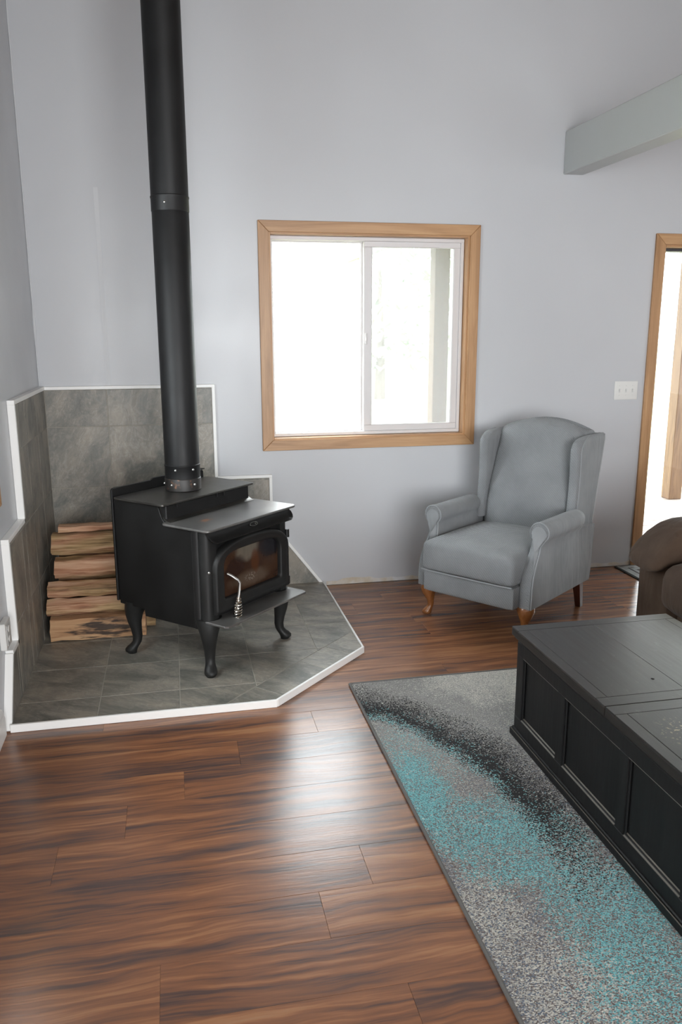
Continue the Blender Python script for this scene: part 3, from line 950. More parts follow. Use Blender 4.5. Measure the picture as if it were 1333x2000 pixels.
# side shields, their front edge rolled
for s in (-1, 1):
    prof = [(-0.304, 0.286), (-0.140, 0.284), (-0.136, 0.252), (0.185, 0.256), (0.185, 0.712), (0.055, 0.712), (0.030, 0.718), (0.008, 0.738), (-0.006, 0.770), (-0.016, 0.797), (-0.304, 0.798)]
    mb = MB().prism(prof, lambda w, z, h: L(h * s, w, z), 0.2935, 0.304, 0.002)
    arc = [(0.272 + 0.032 * cos(a), 0.184 + 0.032 * sin(a)) for a in [k * pi / 16 for k in range(9)]] + [(0.266, 0.216), (0.266, 0.205), (0.289, 0.184)]
    mb.prism(arc, lambda u, w, h: L(u * s, w, h), 0.256, 0.7115)
    mb.build('side_shield', 'stove', stove)
    # rounded front corner column
    arc = [(0.262 + 0.034 * cos(a), 0.226 + 0.034 * sin(a)) for a in [-pi / 2 + k * pi / 12 for k in range(13)]] + [(0.23, 0.26), (0.23, 0.192)]
    MB().prism(arc, lambda u, w, h: L(u * s, w, h), 0.287, 0.7125).build('corner_column', 'stove_cast', stove)
# rear shield
prof = [(-0.312, 0.30), (0.312, 0.30), (0.312, 0.838), (0.304, 0.848), (0.09, 0.849), (0.075, 0.858), (-0.04, 0.858), (-0.062, 0.849), (-0.300, 0.847), (-0.310, 0.838)]
MB().prism(prof, lambda u, z, h: L(u, h, z), -0.318, -0.3065, 0.002).build('rear_shield', 'stove', stove, 0)
MB().box(*[0.285, 0.335], 0.318, 0.375, 0.815, 0.819).box(0.292, 0.306, 0.3185, 0.33, 0.77, 0.8155).build('rear_bracket', 'stove', stove, 0)
# top plates
MB().prism(rrect(-0.322, 0.322, -0.292, 0.032, 0.018), lambda u, w, h: L(u, w, h), 0.800, 0.8105, 0.002).build('top_plate', 'stove_top', stove)
MB().prism(rrect(-0.324, 0.324, 0.012, 0.298, 0.030), lambda u, w, h: L(u, w, h), 0.7145, 0.7255, 0.003).build('shelf_plate', 'stove_shelf', stove)
# curved step between them
out_, inn = [], []
for k in range(9):
    a = k / 8
    out_.append((-0.012 + 0.062 * a ** 2.2, 0.796 - 0.0690 * (1 - (1 - a) ** 1.5)))
    inn.append((out_[-1][0] - 0.008, out_[-1][1] - 0.003))
MB().prism(out_ + inn[::-1], lambda w, z, h: L(h, w, z), -0.296, 0.296).build('heat_shield', 'stove_top', stove)
for u in (-0.22, 0.05, 0.10):
    MB().box(u - 0.004, u + 0.004, -0.026, -0.012, 0.752, 0.7695, 0.001).build('shield_clip', 'stove', stove, 0)
# curved visor under the shelf with an oval badge
vo = [(0.262, 0.712), (0.266, 0.695), (0.276, 0.680), (0.290, 0.670), (0.306, 0.664)]
vi = [(a - 0.004, b - 0.005) for a, b in vo]
rings = []
for u, k in ((-0.300, 0.35), (-0.296, 0.62), (-0.286, 0.85), (-0.270, 1), (0.270, 1), (0.286, 0.85), (0.296, 0.62), (0.300, 0.35)):
    rings.append([L(u, 0.262 + (w - 0.262) * k, 0.712 + (z - 0.712) * k) for w, z in vo + vi[::-1]])
visor = MB().loft(rings).build('visor', 'stove_cast', stove, 50)
ov = [(0.030 * cos(2 * pi * k / 24), 0.0105 * sin(2 * pi * k / 24)) for k in range(24)]
ov2 = [(a * 0.8, b * 0.62) for a, b in ov]
def bd(p, q_, h):
    return L(0.012 + p, 0.2735 + h * 0.8 - q_ * 0.55, 0.6865 + q_ * 0.83 + h * 0.55)
mb = MB().prism(ov, bd, -0.002, 0.005, 0.0008)
mb.build('badge', 'stove', visor, 40)
MB().tube([bd(p * 0.92, q_ * 0.88, 0.0055) for p, q_ in ov], 0.0011, 5, True).tube([bd(0.016 + p * 0.22, q_ * 0.5, 0.0055) for p, q_ in ov], 0.001, 5, True).build('badge_rim', 'badge', visor)
# arched door
def dshape(u, z, a, zb, zs, zp, e):
    if abs(u) >= a or z <= zb:
        return False
    if z <= zs:
        return True
    return (abs(u) / a) ** e + ((z - zs) / (zp - zs)) ** e < 1
def outline(a, zb, zs, zp, e, N=112):
    c0 = (0.0, (zb + zs) / 2 + 0.01)
    out = []
    angs = [2 * pi * k / N for k in range(N)]
    for th in angs:
        lo, hi = 0.0, 0.6
        for _ in range(32):
            md = (lo + hi) / 2
            if dshape(c0[0] + md * cos(th), c0[1] + md * sin(th), a, zb, zs, zp, e):
                lo = md
            else:
                hi = md
        out.append((c0[0] + lo * cos(th), c0[1] + lo * sin(th)))
    return out
oo = lambda d: outline(0.268 - d, 0.322 + d, 0.525, 0.648 - d, 2.4)
ii = lambda d: outline(0.206 + d, 0.382 - d, 0.50, 0.594 + d, 4.2)
DU = 0.006
ring = lambda pts, w: [L(DU + a, w, b) for a, b in pts]
doorp = MB().loft([ring(oo(0.0), 0.246), ring(oo(0.0), 0.272), ring(oo(0.004), 0.281), ring(oo(0.012), 0.284), ring(oo(0.020), 0.281),
                   ring(oo(0.026), 0.279), ring(ii(0.010), 0.279), ring(ii(0.004), 0.277), ring(ii(0.0), 0.270), ring(ii(0.0), 0.250)], False, False).build('stove_door', 'stove_cast', stove, 50)
g = MB()
g.prism(ii(-0.001), lambda u, z, h: L(DU + u, h, z), 0.247, 0.256)
g.build('glass_pane', 'soot_glass', doorp, 0)
pth = [(-0.186, 0.281, 0.500), (-0.180, 0.300, 0.492), (-0.160, 0.318, 0.470), (-0.152, 0.322, 0.455), (-0.156, 0.322, 0.42), (-0.163, 0.320, 0.378)]
hd = MB().tube([L(*p_) for p_ in pth], 0.0062, 10).build('door_handle', 'screw', doorp)
mb = MB()
base, tip = Vector((-0.163, 0.320, 0.385)), Vector((-0.172, 0.317, 0.262))
pts, turns, N = [], 9.5, 190
for k in range(N + 1):
    a = k / N
    c = base.lerp(tip, a)
    rr = 0.0085 + 0.0095 * sin(pi * min(1, a * 0.78 + 0.12)) ** 1.5
    pts.append(L(c.x + rr * cos(2 * pi * turns * a), c.y + rr * sin(2 * pi * turns * a), c.z))
mb.tube(pts, 0.0029, 6)
mb.tube([L(-0.163, 0.320, 0.39), L(-0.163, 0.320, 0.372)], 0.0105, 12)
mb.build('spring_grip', 'nickel', doorp)
for zz in (0.345, 0.585):
    MB().tube([L(0.284, 0.262, zz - 0.02), L(0.284, 0.262, zz + 0.02)], 0.011, 10).build('hinge', 'stove_cast', doorp)
MB().ball(L(-0.285, 0.262, 0.525), 0.007, 8, 5).build('latch_pin', 'screw', stove)
# ash lip
MB().prism([(-0.300, 0.236), (0.300, 0.236), (0.300, 0.352), (0.285, 0.372), (-0.290, 0.372), (-0.302, 0.355)], lambda u, w, h: L(u, w, h), 0.2895, 0.2995, 0.002).build('ash_lip', 'stove_shelf', stove, 0)
MB().ball(L(-0.270, 0.245, 0.284), 0.0085, 8, 5).build('bolt', 'screw', stove)
# cabriole legs
for su, sw_ in ((-1, 1), (1, 1), (-1, -1), (1, -1)):
    dx, dy = su * q, sw_ * q
    prof = [(0.300, -0.030, 0.062), (0.280, -0.022, 0.058), (0.255, -0.012, 0.050), (0.225, -0.006, 0.041), (0.190, -0.006, 0.033), (0.150, -0.012, 0.0265), (0.115, -0.016, 0.0235),
            (0.090, -0.013, 0.0220), (0.074, -0.003, 0.0245), (0.062, 0.009, 0.0285), (0.052, 0.016, 0.0300), (0.043, 0.018, 0.0285), (0.0395, 0.0165, 0.0265), (0.038, 0.015, 0.0235), (0.0302, 0.013, 0.0215)]
    rings = []
    for z, off, rad in prof:
        cu, cw = su * 0.268 + dx * off, sw_ * (0.232 if sw_ > 0 else 0.262) + dy * off
        rings.append([L(cu + rad * cos(2 * pi * k / 16), cw + rad * sin(2 * pi * k / 16), z) for k in range(16)])
    MB().loft(rings).build('leg', 'stove_cast', stove, 60)

# ================================================================== STOVE PIPE
px, py = 0.833 - 0.150 * q, -0.925 + 0.150 * q
pipe = thing('stove_pipe', (px, py, 0.8112), 0, 'tall black round stove pipe rising from the stove top to the ceiling', 'stove pipe')
def pz(z):
    return z - 0.8112
MB().lathe([(0.083, pz(0.8114)), (0.0868, pz(0.813)), (0.0868, pz(0.866)), (0.0855, pz(0.870)), (0.083, pz(0.872))], n=40).build('pipe_collar', 'pipe_collar', pipe)
MB().lathe([(0.0845, pz(0.868)), (0.0845, pz(0.926)), (0.0862, pz(0.929)), (0.0862, pz(0.934)), (0.0838, pz(0.937))], n=40).build('pipe_band', 'pipe', pipe)
MB().lathe([(0.0832, pz(0.93)), (0.0832, pz(2.125)), (0.081, pz(2.13))], n=40).build('pipe_section', 'pipe', pipe)
MB().lathe([(0.0838, pz(2.085)), (0.0850, pz(2.087)), (0.0850, pz(2.140)), (0.0868, pz(2.144)), (0.0868, pz(2.150)), (0.0842, pz(2.153)), (0.0842, pz(ZC - 0.001))], n=40).build('pipe_section', 'pipe', pipe)
for z, degs, rad in ((0.843, (-128, -52, -178), 0.0870), (0.915, (-113, -55), 0.0848), (2.118, (-106,), 0.0853)):
    for dg in degs:
        a = radians(dg)
        MB().ball((rad * cos(a), rad * sin(a), pz(z)), 0.0058, 8, 5).build('screw', 'screw', pipe)

# ================================================================== FIREWOOD
rl = random.Random(11)
def log(label, x0, x1, sec, mat='split', tilt=0.0, cone=0.0):
    """sec: (y, z) outline of the split section"""
    n = 9
    cy = sum(a for a, b in sec) / len(sec)
    cz = sum(b for a, b in sec) / len(sec)
    # refine outline
    fine_ = []
    for i in range(len(sec)):
        a, b = sec[i], sec[(i + 1) % len(sec)]
        for k in range(3):
            fine_.append((a[0] + (b[0] - a[0]) * k / 3, a[1] + (b[1] - a[1]) * k / 3))
    zb = min(b for a, b in sec)
    ph = [rl.uniform(-1, 1) for _ in fine_]
    rings = []
    for i in range(n + 1):
        x = x0 + (x1 - x0) * i / n
        rg = []
        for k, (a, b) in enumerate(fine_):
            j = 0.0022 * sin(i * 1.9 + ph[k] * 5) + 0.0016 * rl.uniform(-1, 1)
            sc = 1 - cone * i / n
            zz = cz + (b - cz) * sc + j
            yy = cy + (a - cy) * sc + j
            rg.append((x + (0.0012 * ph[k] if i in (0, n) else 0), yy, max(zz + tilt * (x - x0), zb + (0.0 if tilt == 0 else tilt * (x - x0)))))
        rings.append(rg)
    o = MB().loft(rings).build('firewood_log', mat, None, 28, loc=((x0 + x1) / 2, cy, zb))
    return tag(o, label, 'firewood', 'split firewood stacked in the hearth corner')
T0 = 0.0
log('bottom front split log with a dark charred streak, lying on the hearth', 0.036, 0.505, [(-0.712, H + 0.002), (-0.605, H + 0.002), (-0.592, 0.120), (-0.640, 0.146), (-0.690, 0.136), (-0.722, 0.085)], 'split_char')
log('short pale split log lying behind the charred bottom log under the stove back', 0.08, 0.55, [(-0.582, H + 0.002), (-0.475, H + 0.002), (-0.470, 0.13), (-0.54, 0.15), (-0.576, 0.14)])
log('flat grey-brown split log second from the bottom of the stack', 0.026, 0.50, [(-0.676, 0.158), (-0.58, 0.157), (-0.575, 0.218), (-0.655, 0.240), (-0.700, 0.214), (-0.718, 0.182)])
log('flat pinkish split log third from the bottom of the stack', 0.034, 0.48, [(-0.672, 0.250), (-0.57, 0.246), (-0.555, 0.300), (-0.630, 0.322), (-0.682, 0.306), (-0.694, 0.272)])
log('thick notched log with olive streaks and a knot in mid stack', 0.066, 0.47, [(-0.600, 0.330), (-0.50, 0.331), (-0.475, 0.38), (-0.54, 0.428), (-0.590, 0.416), (-0.636, 0.362)])
log('thick streaked orange log second from the top of the stack', 0.048, 0.47, [(-0.540, 0.437), (-0.42, 0.436), (-0.385, 0.49), (-0.44, 0.534), (-0.505, 0.530), (-0.566, 0.468)])
log('thin reddish log on top of the stack at the back', 0.080, 0.46, [(-0.480, 0.542), (-0.36, 0.541), (-0.355, 0.555), (-0.42, 0.572), (-0.475, 0.568)])
for y0, y1, z0, z1, lb in ((-0.455, -0.25, H + 0.002, 0.20, 'round-backed log low behind the front of the stack'), (-0.540, -0.33, 0.206, 0.322, 'half-hidden log in the middle of the stack behind the notched log'), (-0.462, -0.25, 0.330, 0.428, 'upper rear log behind the thick orange log')):
    log(lb, 0.07, 0.46, [(y0, z0), (y1, z0), (y1, z1 - 0.03), (y1 - 0.05, z1), (y0 + 0.03, z1), (y0, z1 - 0.04)])

# ================================================================== WING ARMCHAIR
rv = Vector((0.61, -0.79, 0)).normalized()
chair = thing('wing_armchair', (2.204, -0.864, 0), math.atan2(rv.y, rv.x), 'grey upholstered wingback armchair on wooden legs beside the window', 'armchair')
CX = 0.015
chair_mb = lambda: MB()
# frame box under the seat
MB().box(CX - 0.275, CX + 0.275, 0.03, 0.685, 0.170, 0.300, 0.01, 2).build('seat_frame', 'chair_plain', chair)
MB().soft((CX, -0.005, 0.226), (0.277, 0.055, 0.060), 0.014, (0, 0.004, 0), 12).build('footrest_panel', 'chair', chair)
def seat_shape(p_):
    x, y, z = p_
    if z > 0.37:
        z += 0.035 * max(0, 1 - ((x - CX) / 0.28) ** 2) * max(0, 1 - ((y - 0.22) / 0.42) ** 2)
    return (x, y, z)
seat = MB().soft((CX, 0.245, 0.368), (0.279, 0.325, 0.080), 0.030, (0, 0.012, 0.006), 18, seat_shape).build('seat_cushion', 'chair', chair, 60)
def pip(pts, parent, closed=False, rad=0.0042, mat='chair_piping'):
    return MB().tube(pts, rad, 6, closed).build('piping', mat, parent, 60)
pip([(CX + s_ * 0.276, -0.088 + 0.01 * abs(s_) ** 6, 0.2935) for s_ in [-1 + k / 10 for k in range(21)]], seat)
# arms
def yfront(z):
    tb = [(0.10, 0.0), (0.17, 0.0), (0.26, 0.0), (0.33, 0.015), (0.40, 0.050), (0.46, 0.085), (0.51, 0.096), (0.62, 0.096)]
    for (z0, y0), (z1, y1) in zip(tb[:-1], tb[1:]):
        if z <= z1:
            f_ = (z - z0) / (z1 - z0)
            f_ = f_ * f_ * (3 - 2 * f_)
            return y0 + (y1 - y0) * f_
    return 0.096
def arm(s):
    rc, rr = (0.325, 0.556), 0.053
    sec = [(0.346, 0.170), (0.347, 0.22), (0.346, 0.28), (0.344, 0.34), (0.340, 0.40), (0.337, 0.45), (0.338, 0.485)]
    sec += [(rc[0] + rr * cos(radians(a)), rc[1] + rr * sin(radians(a))) for a in range(-50, 231, 20)]
    sec += [(0.288, 0.49), (0.283, 0.45), (0.280, 0.40), (0.279, 0.34), (0.279, 0.28), (0.279, 0.22), (0.279, 0.170)]
    mx0 = sum(a for a, b in sec) / len(sec)
    mz0 = sum(b for a, b in sec) / len(sec)
    rings = []
    ST = [(0.0, 0.82, -0.0), (0.006, 0.93, 0.0), (0.016, 1.0, 0.0)]
    def shrink(a, b, k):
        # pull the outline in towards its own medial line
        cx_ = rc[0] if b > 0.49 else 0.312
        cz_ = rc[1] if b > 0.49 else b
        return (cx_ + (a - cx_) * k, cz_ + (b - cz_) * k if b > 0.49 else max(b, 0.170 + 0.02 * (1 - k)))
    for dy, k, _ in ST:
        rings.append([(CX + s * shrink(a, b, k)[0], yfront(b) - 0.004 + dy, shrink(a, b, k)[1]) for a, b in sec])
    for t_ in (0.12, 0.3, 0.5, 0.7, 0.85, 0.94, 1.0):
        rg = []
        for a, b in sec:
            yb_ = 0.555 if b > 0.49 else 0.700 + (b - 0.17) * 0.16
            y0 = yfront(b) + 0.012
            k = 1.0 if t_ < 0.9 or b < 0.49 else (0.93 if t_ < 0.99 else 0.7)
            aa, bb = shrink(a, b, k)
            rg.append((CX + s * aa, y0 + (yb_ - y0) * t_, bb))
        rings.append(rg)
    o = MB().loft(rings).build('arm', 'chair_plain', chair, 60)
    # ribbed front facing, slightly proud
    face = [(CX + s * shrink(a, b, 0.86)[0], yfront(b) - 0.0062, shrink(a, b, 0.86)[1]) for a, b in sec]
    half = len(face) // 2
    mb = MB()
    vs_, fs_ = list(face), []
    n_ = len(face)
    back = [(x, y + 0.010, z) for x, y, z in face]
    for i in range(half):
        j = n_ - 1 - i
        if j - 1 > i + 1:
            fs_.append((i, i + 1, j - 1, j))
        elif j - 1 == i + 1:
            fs_.append((i, i + 1, j))
    vs_ += back
    for i in range(n_):
        k = (i + 1) % n_
        fs_.append((i, k, n_ + k, n_ + i))
    mb.add(vs_, fs_)
    mb.build('arm_facing', 'chair', o, 60)
    pip([(CX + s * shrink(a, b, 0.97)[0], yfront(b) + 0.002, shrink(a, b, 0.97)[1]) for a, b in sec], o, False, 0.004)
arm(1)
arm(-1)
# inner back cushion
def back_front(z):
    tb = [(0.40, 0.515), (0.50, 0.520), (0.62, 0.545), (0.80, 0.610), (0.95, 0.668), (1.08, 0.715)]
    for (z0, y0), (z1, y1) in zip(tb[:-1], tb[1:]):
        if z <= z1:
            return y0 + (y1 - y0) * (z - z0) / (z1 - z0)
    return tb[-1][1]
def back_rear(z):
    return 0.702 + (z - 0.20) * 0.225
rings = []
NZ = 20
for i in range(NZ + 1):
    s_ = i / NZ
    rg = []
    NX = 16
    lim = 0.262
    top = []
    for side in (0, 1):
        for k in range(NX + 1):
            x = (-1 + 2 * k / NX) * (1 if side == 0 else -1)
            ztop = 1.062 - 0.058 * abs(x) ** 2.0
            z0 = 0.43
            z = z0 + (ztop - z0) * s_
            endr = max(0.0, (s_ - 0.93) / 0.07)
            yf = back_front(z) - 0.035 * (1 - abs(x) ** 2.5) * sin(pi * min(1, 0.12 + s_ * 0.85)) + 0.030 * abs(x) ** 8
            yr = back_rear(z) - 0.01
            ym = (yf + yr) / 2
            kk = sqrt(max(0.0, 1 - (0.92 * endr) ** 2))
            y = ym + ((yf if side == 0 else yr) - ym) * kk
            rg.append((CX + lim * x, y, z))
    rings.append(rg)
bk = MB().loft(rings).build('backrest', 'chair', chair, 60)
# outside back
prof = []
MB().prism([(0.700, 0.175), (0.716, 0.175), (back_rear(0.985) + 0.004, 0.985), (back_rear(0.985) - 0.014, 0.985)], lambda y, z, h: (CX + h, y, z), -0.31, 0.31, 0.004).build('outside_back', 'chair_plain', chair)
# wings
def wing(s):
    rings, edge_f, edge_b, inner_f = [], [], [], []
    for z in (0.480, 0.50, 0.55, 0.62, 0.70, 0.78, 0.86, 0.91, 0.935, 0.955, 0.970, 0.981, 0.988):
        yf = 0.505 + 0.052 * (z - 0.48) + 0.018 * sin((z - 0.48) / 0.5 * pi)
        dz = max(0, (z - 0.915) / 0.073)
        yf += 0.155 * (1 - sqrt(max(0, 1 - dz ** 2)))
        yb_ = back_rear(z)
        th = 0.058 * (1.0 if z < 0.96 else (0.92 if z < 0.975 else (0.72 if z < 0.985 else 0.40)))
        xo = 0.313
        xc = xo - 0.029
        h = th / 2
        rg = []
        rad = min(h, (yb_ - yf) * 0.4)
        for k in range(13):
            a = -pi / 2 + pi * k / 12        # round the front edge
            rg.append((CX + s * (xc + h * sin(a)), yf + rad - rad * cos(a), z))
        for k in range(1, 5):
            rg.append((CX + s * (xc + h), yf + rad + (yb_ - yf - rad) * k / 4, z))
        for k in range(0, 4):
            rg.append((CX + s * (xc - h), yb_ + (yf + rad - yb_) * k / 4, z))
        rings.append(rg)
        edge_b.append((CX + s * (xc + h - 0.002), yb_, z))
        edge_f.append((CX + s * (xc + h + 0.0), yf + rad * 1.05, z))
    o = MB().loft(rings).build('wing', 'chair_plain', chair, 60)
    pip(edge_b[::1], o, False, 0.0045, 'chair_piping_light')
    pip(edge_f, o, False, 0.0038)
    # ribbed front band of the wing
    rg2 = [[(p_[0], p_[1] - 0.0022, p_[2]) for p_ in r_[1:12]] + [(p_[0], p_[1] + 0.004, p_[2]) for p_ in r_[1:12]][::-1] for r_ in rings[:-1]]
    MB().loft(rg2).build('wing_band', 'chair', o, 60)
wing(1)
wing(-1)
# front cabriole legs
for s in (-1, 1):
    dx, dy = s * q, -q
    prof = [(0.185, -0.004, 0.042), (0.168, 0.0, 0.047), (0.150, 0.006, 0.047), (0.128, 0.006, 0.040), (0.105, 0.001, 0.031), (0.080, -0.006, 0.0205), (0.055, -0.008, 0.0175),
            (0.038, -0.002, 0.019), (0.025, 0.008, 0.0245), (0.014, 0.013, 0.0275), (0.005, 0.013, 0.0265), (0.0005, 0.012, 0.022)]
    rings = [[(CX + s * 0.298 + dx * off + rad * cos(2 * pi * k / 16), 0.038 + dy * off + rad * sin(2 * pi * k / 16), z) for k in range(16)] for z, off, rad in prof]
    MB().loft(rings).build('leg', 'chair_leg', chair, 60)
for s in (-1, 1):
    rings = []
    for z, yy, h in ((0.19, 0.645, 0.024), (0.0, 0.690, 0.016)):
        rings.append([(CX + s * 0.30 + a * h, yy + b * h, z + (0.0005 if z == 0 else 0)) for a, b in ((-1, -1), (1, -1), (1, 1), (-1, 1))])
    MB().loft(rings).build('leg', 'chair_leg_dark', chair, 0)

# ================================================================== RUG
RH = 0.010
rug = thing('area_rug', (0, 0, 0), 0, 'grey, black and teal speckled area rug under the coffee table', 'rug')
RX1, RY1 = 2.80, -4.05
nx_, ny_ = 24, 44
MB().box(RX0 + 0.010, RX1 - 0.01, RY1 + 0.01, RY0 - 0.010, 0.0006, RH, 0.002).build('rug_pile', 'rug', rug, 0)
def bind(a, b):
    pts = [Vector(a).lerp(Vector(b), k / 24) for k in range(25)]
    MB().tube([(p_.x, p_.y, 0.0068) for p_ in pts], 0.0062, 8).build('rug_binding', 'rug_edge', rug)
bind((RX0 + 0.006, RY1 + 0.004, 0), (RX0 + 0.006, RY0 - 0.004, 0))
bind((RX1 - 0.006, RY1 + 0.004, 0), (RX1 - 0.006, RY0 - 0.004, 0))
bind((RX0 + 0.006, RY1 + 0.006, 0), (RX1 - 0.006, RY1 + 0.006, 0))
bind((RX0 + 0.006, RY0 - 0.004, 0), (RX1 - 0.006, RY0 - 0.004, 0))

# ================================================================== COFFEE TABLE
TZ = 0.455
TX0, TX1, TY0, TYS, TY1 = 1.932, 2.590, -2.022, -2.712, -3.215
table = thing('coffee_table', (2.26, -2.6, RH), 0, 'black wooden trunk coffee table with panelled sides and two lids', 'coffee table')
table.location = (0, 0, 0)
bx0, bx1, by0, by1 = 1.950, 2.572, -2.042, -3.195
zb, zt = RH + 0.0008, 0.400
# plinth moulding
prof = [(0, 0), (-0.012, 0), (-0.012, 0.026), (-0.006, 0.034), (0, 0.038)]
mb = MB()
mb.box(bx0 - 0.012, bx1 + 0.012, by1 - 0.012, by0 + 0.012, zb, zb + 0.028, 0.002)
mb.box(bx0 - 0.007, bx1 + 0.007, by1 - 0.007, by0 + 0.007, zb + 0.027, zb + 0.035, 0.003)
mb.build('plinth', 'table_side', table, 0)
MB().tube([(bx0 - 0.0105, by0 + 0.010, zb + 0.0275), (bx0 - 0.0105, by1, zb + 0.0275)], 0.0016, 6).build('rubbed_edge', 'rubbed', table)
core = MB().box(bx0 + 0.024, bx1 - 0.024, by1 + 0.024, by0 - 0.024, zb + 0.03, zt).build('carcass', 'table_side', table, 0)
# long sides: rails, stiles, recessed panels
pan = [(-2.096, -2.384), (-2.432, -2.784), (-2.828, -3.110)]
z0p, z1p = 0.094, 0.348
for xf, xi in ((bx0, bx0 + 0.022), (bx1, bx1 - 0.022)):
    a, b = sorted((xf, xi))
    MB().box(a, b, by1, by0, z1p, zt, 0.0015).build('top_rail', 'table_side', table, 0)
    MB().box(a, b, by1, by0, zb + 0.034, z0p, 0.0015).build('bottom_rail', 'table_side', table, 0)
    ys = [by0] + [v_ for p_ in pan for v_ in p_] + [by1]
    for k in range(0, len(ys), 2):
        MB().box(a + 0.0004, b, ys[k + 1], ys[k], z0p - 0.0005, z1p + 0.0005, 0.0015).build('stile', 'table_side', table, 0)
    sgn = 1 if xf < xi else -1
    for y0, y1 in pan:
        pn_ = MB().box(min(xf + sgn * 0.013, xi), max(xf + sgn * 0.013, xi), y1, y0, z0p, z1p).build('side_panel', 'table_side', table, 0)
        # sloped moulding round the recess
        mold = MB()
        def bead(p0, p1):
            mold.tube([p0, p1], 0.0042, 6)
        xm = xf + sgn * 0.0085
        for zz in (z0p + 0.004, z1p - 0.004):
            bead((xm, y0, zz), (xm, y1, zz))
        for yy in (y0 - 0.004, y1 + 0.004):
            bead((xm, yy, z0p), (xm, yy, z1p))
        mold.build('panel_moulding', 'table_side', pn_)
        MB().prism([(0.0005, 0), (0.0125, 0), (0.0125, 0.010)], lambda a_, z_, h: (xf + sgn * a_, h, z0p + 0.0006 + z_), y1 + 0.004, y0 - 0.004).build('rubbed_moulding', 'rubbed', pn_, 0)
        MB().tube([(xf - sgn * 0.0002, y0 - 0.002, z1p + 0.0006), (xf - sgn * 0.0002, y1 + 0.002, z1p + 0.0006)], 0.0009, 5).build('rubbed_edge', 'rubbed', pn_)
# short sides
for yf, yi in ((by0, by0 - 0.022), (by1, by1 + 0.022)):
    a, b = sorted((yf, yi))
    MB().box(bx0 + 0.0225, bx1 - 0.0225, a, b, z1p, zt - 0.0005).build('top_rail', 'table_side', table, 0)
    MB().box(bx0 + 0.0225, bx1 - 0.0225, a, b, zb + 0.034, z0p).build('bottom_rail', 'table_side', table, 0)
    for xx in (bx0 + 0.0225, 2.235, bx1 - 0.0725):
        MB().box(xx, xx + 0.05, a + 0.0004, b - 0.0004, z0p, z1p).build('stile', 'table_side', table, 0)
# moulding below the lids
mb = MB()
for k, (o_, z0, z1) in enumerate(((-0.004, 0.398, 0.404), (0.002, 0.403, 0.412), (0.010, 0.411, 0.421))):
    mb.box(bx0 - o_, bx1 + o_, by1 - o_, by0 + o_, z0, z1, 0.002)
mb.build('lid_moulding', 'table_edge', table, 0)
# two lids of boards
def lid(y0, y1):
    ld = MB().box(TX0, TX1, y1, y0, 0.4215, TZ - 0.006, 0.003, 2).build('lid', 'table_edge', table, 0)
    gz = 0.0009
    ew, sw2 = 0.055, 0.040
    def board(a, b, c, d, mt):
        MB().box(a + gz, b - gz, d + gz, c - gz, TZ - 0.0062, TZ, 0.0005).build('lid_board', mt, ld, 0)
    board(TX0, TX1, y0, y0 - ew, 'table_end')
    board(TX0, TX1, y1 + ew, y1, 'table_end')
    ya, yb_ = y0 - ew, y1 + ew
    board(TX0, TX0 + sw2, ya, yb_, 'table_top')
    board(TX0 + sw2, 2.243, ya, yb_, 'table_top')
    board(2.243, TX1 - sw2, ya, yb_, 'table_top')
    board(TX1 - sw2, TX1, ya, yb_, 'table_top')
    return ld
l1 = lid(TY0, TYS + 0.0012)
l2 = lid(TYS - 0.0012, TY1)
MB().ball((2.185, -2.565, TZ + 0.0002), 0.006, 10, 5, (1, 1, 0.35)).build('nail_plug', 'table_side', l1)

# ================================================================== SOFA (far arm shows)
sofa = thing('sofa', (2.9, -1.32, 0), 0, 'brown microfibre sofa with pillow-top arms at the right edge behind the table', 'sofa')
# local: x = back from the front, y negative = toward the camera
MB().soft((0.42, -1.0, 0.17), (0.385, 0.73, 0.145), 0.03, (0, 0, 0), 10).build('seat_base', 'sofa', sofa, 60)
def armbox(y0, y1):
    return MB().soft((0.44, (y0 + y1) / 2, 0.262), (0.44, (y0 - y1) / 2, 0.258), 0.022, (0.006, 0.006, 0), 12).build('arm', 'sofa', sofa, 60)
def pillow(y0, y1, parent):
    yc = (y0 + y1) / 2
    hw = (y0 - y1) / 2 + 0.012
    rings = []
    #        x      z centre, half height, half width
    prof = [(-0.074, 0.490, 0.016, 0.50), (-0.070, 0.492, 0.032, 0.72), (-0.050, 0.505, 0.045, 0.88), (-0.015, 0.530, 0.060, 0.97), (0.03, 0.556, 0.076, 1.0), (0.08, 0.578, 0.088, 1.02), (0.14, 0.590, 0.094, 1.03), (0.25, 0.594, 0.096, 1.03), (0.45, 0.596, 0.096, 1.03), (0.65, 0.598, 0.098, 1.03), (0.78, 0.598, 0.094, 1.0), (0.84, 0.596, 0.07, 0.9), (0.86, 0.595, 0.03, 0.7)]
    for x, zc, hh, kw in prof:
        rg = []
        for k in range(20):
            a = 2 * pi * k / 20
            cx_, sx_ = cos(a), sin(a)
            e = 0.72
            rg.append((x, yc + hw * kw * math.copysign(abs(cx_) ** e, cx_), zc + hh * math.copysign(abs(sx_) ** e, sx_)))
        rings.append(rg)
    o = MB().loft(rings).build('arm_pillow', 'sofa', parent, 60)
    pts = []
    for k in range(15):
        a = radians(100 - k * 13)
        pts.append((0.045 + 0.010 * k - 0.02 * sin(k * 0.5), yc - hw * 0.55 - hw * 0.50 * sin(min(1, k / 9) * pi / 2), 0.645 - 0.0125 * k))
    pip(pts, o, False, 0.004, 'sofa')
    return o
a1 = armbox(0.0, -0.262)
pillow(0.0, -0.262, a1)
a2 = armbox(-1.74, -2.002)
pillow(-1.74, -2.002, a2)
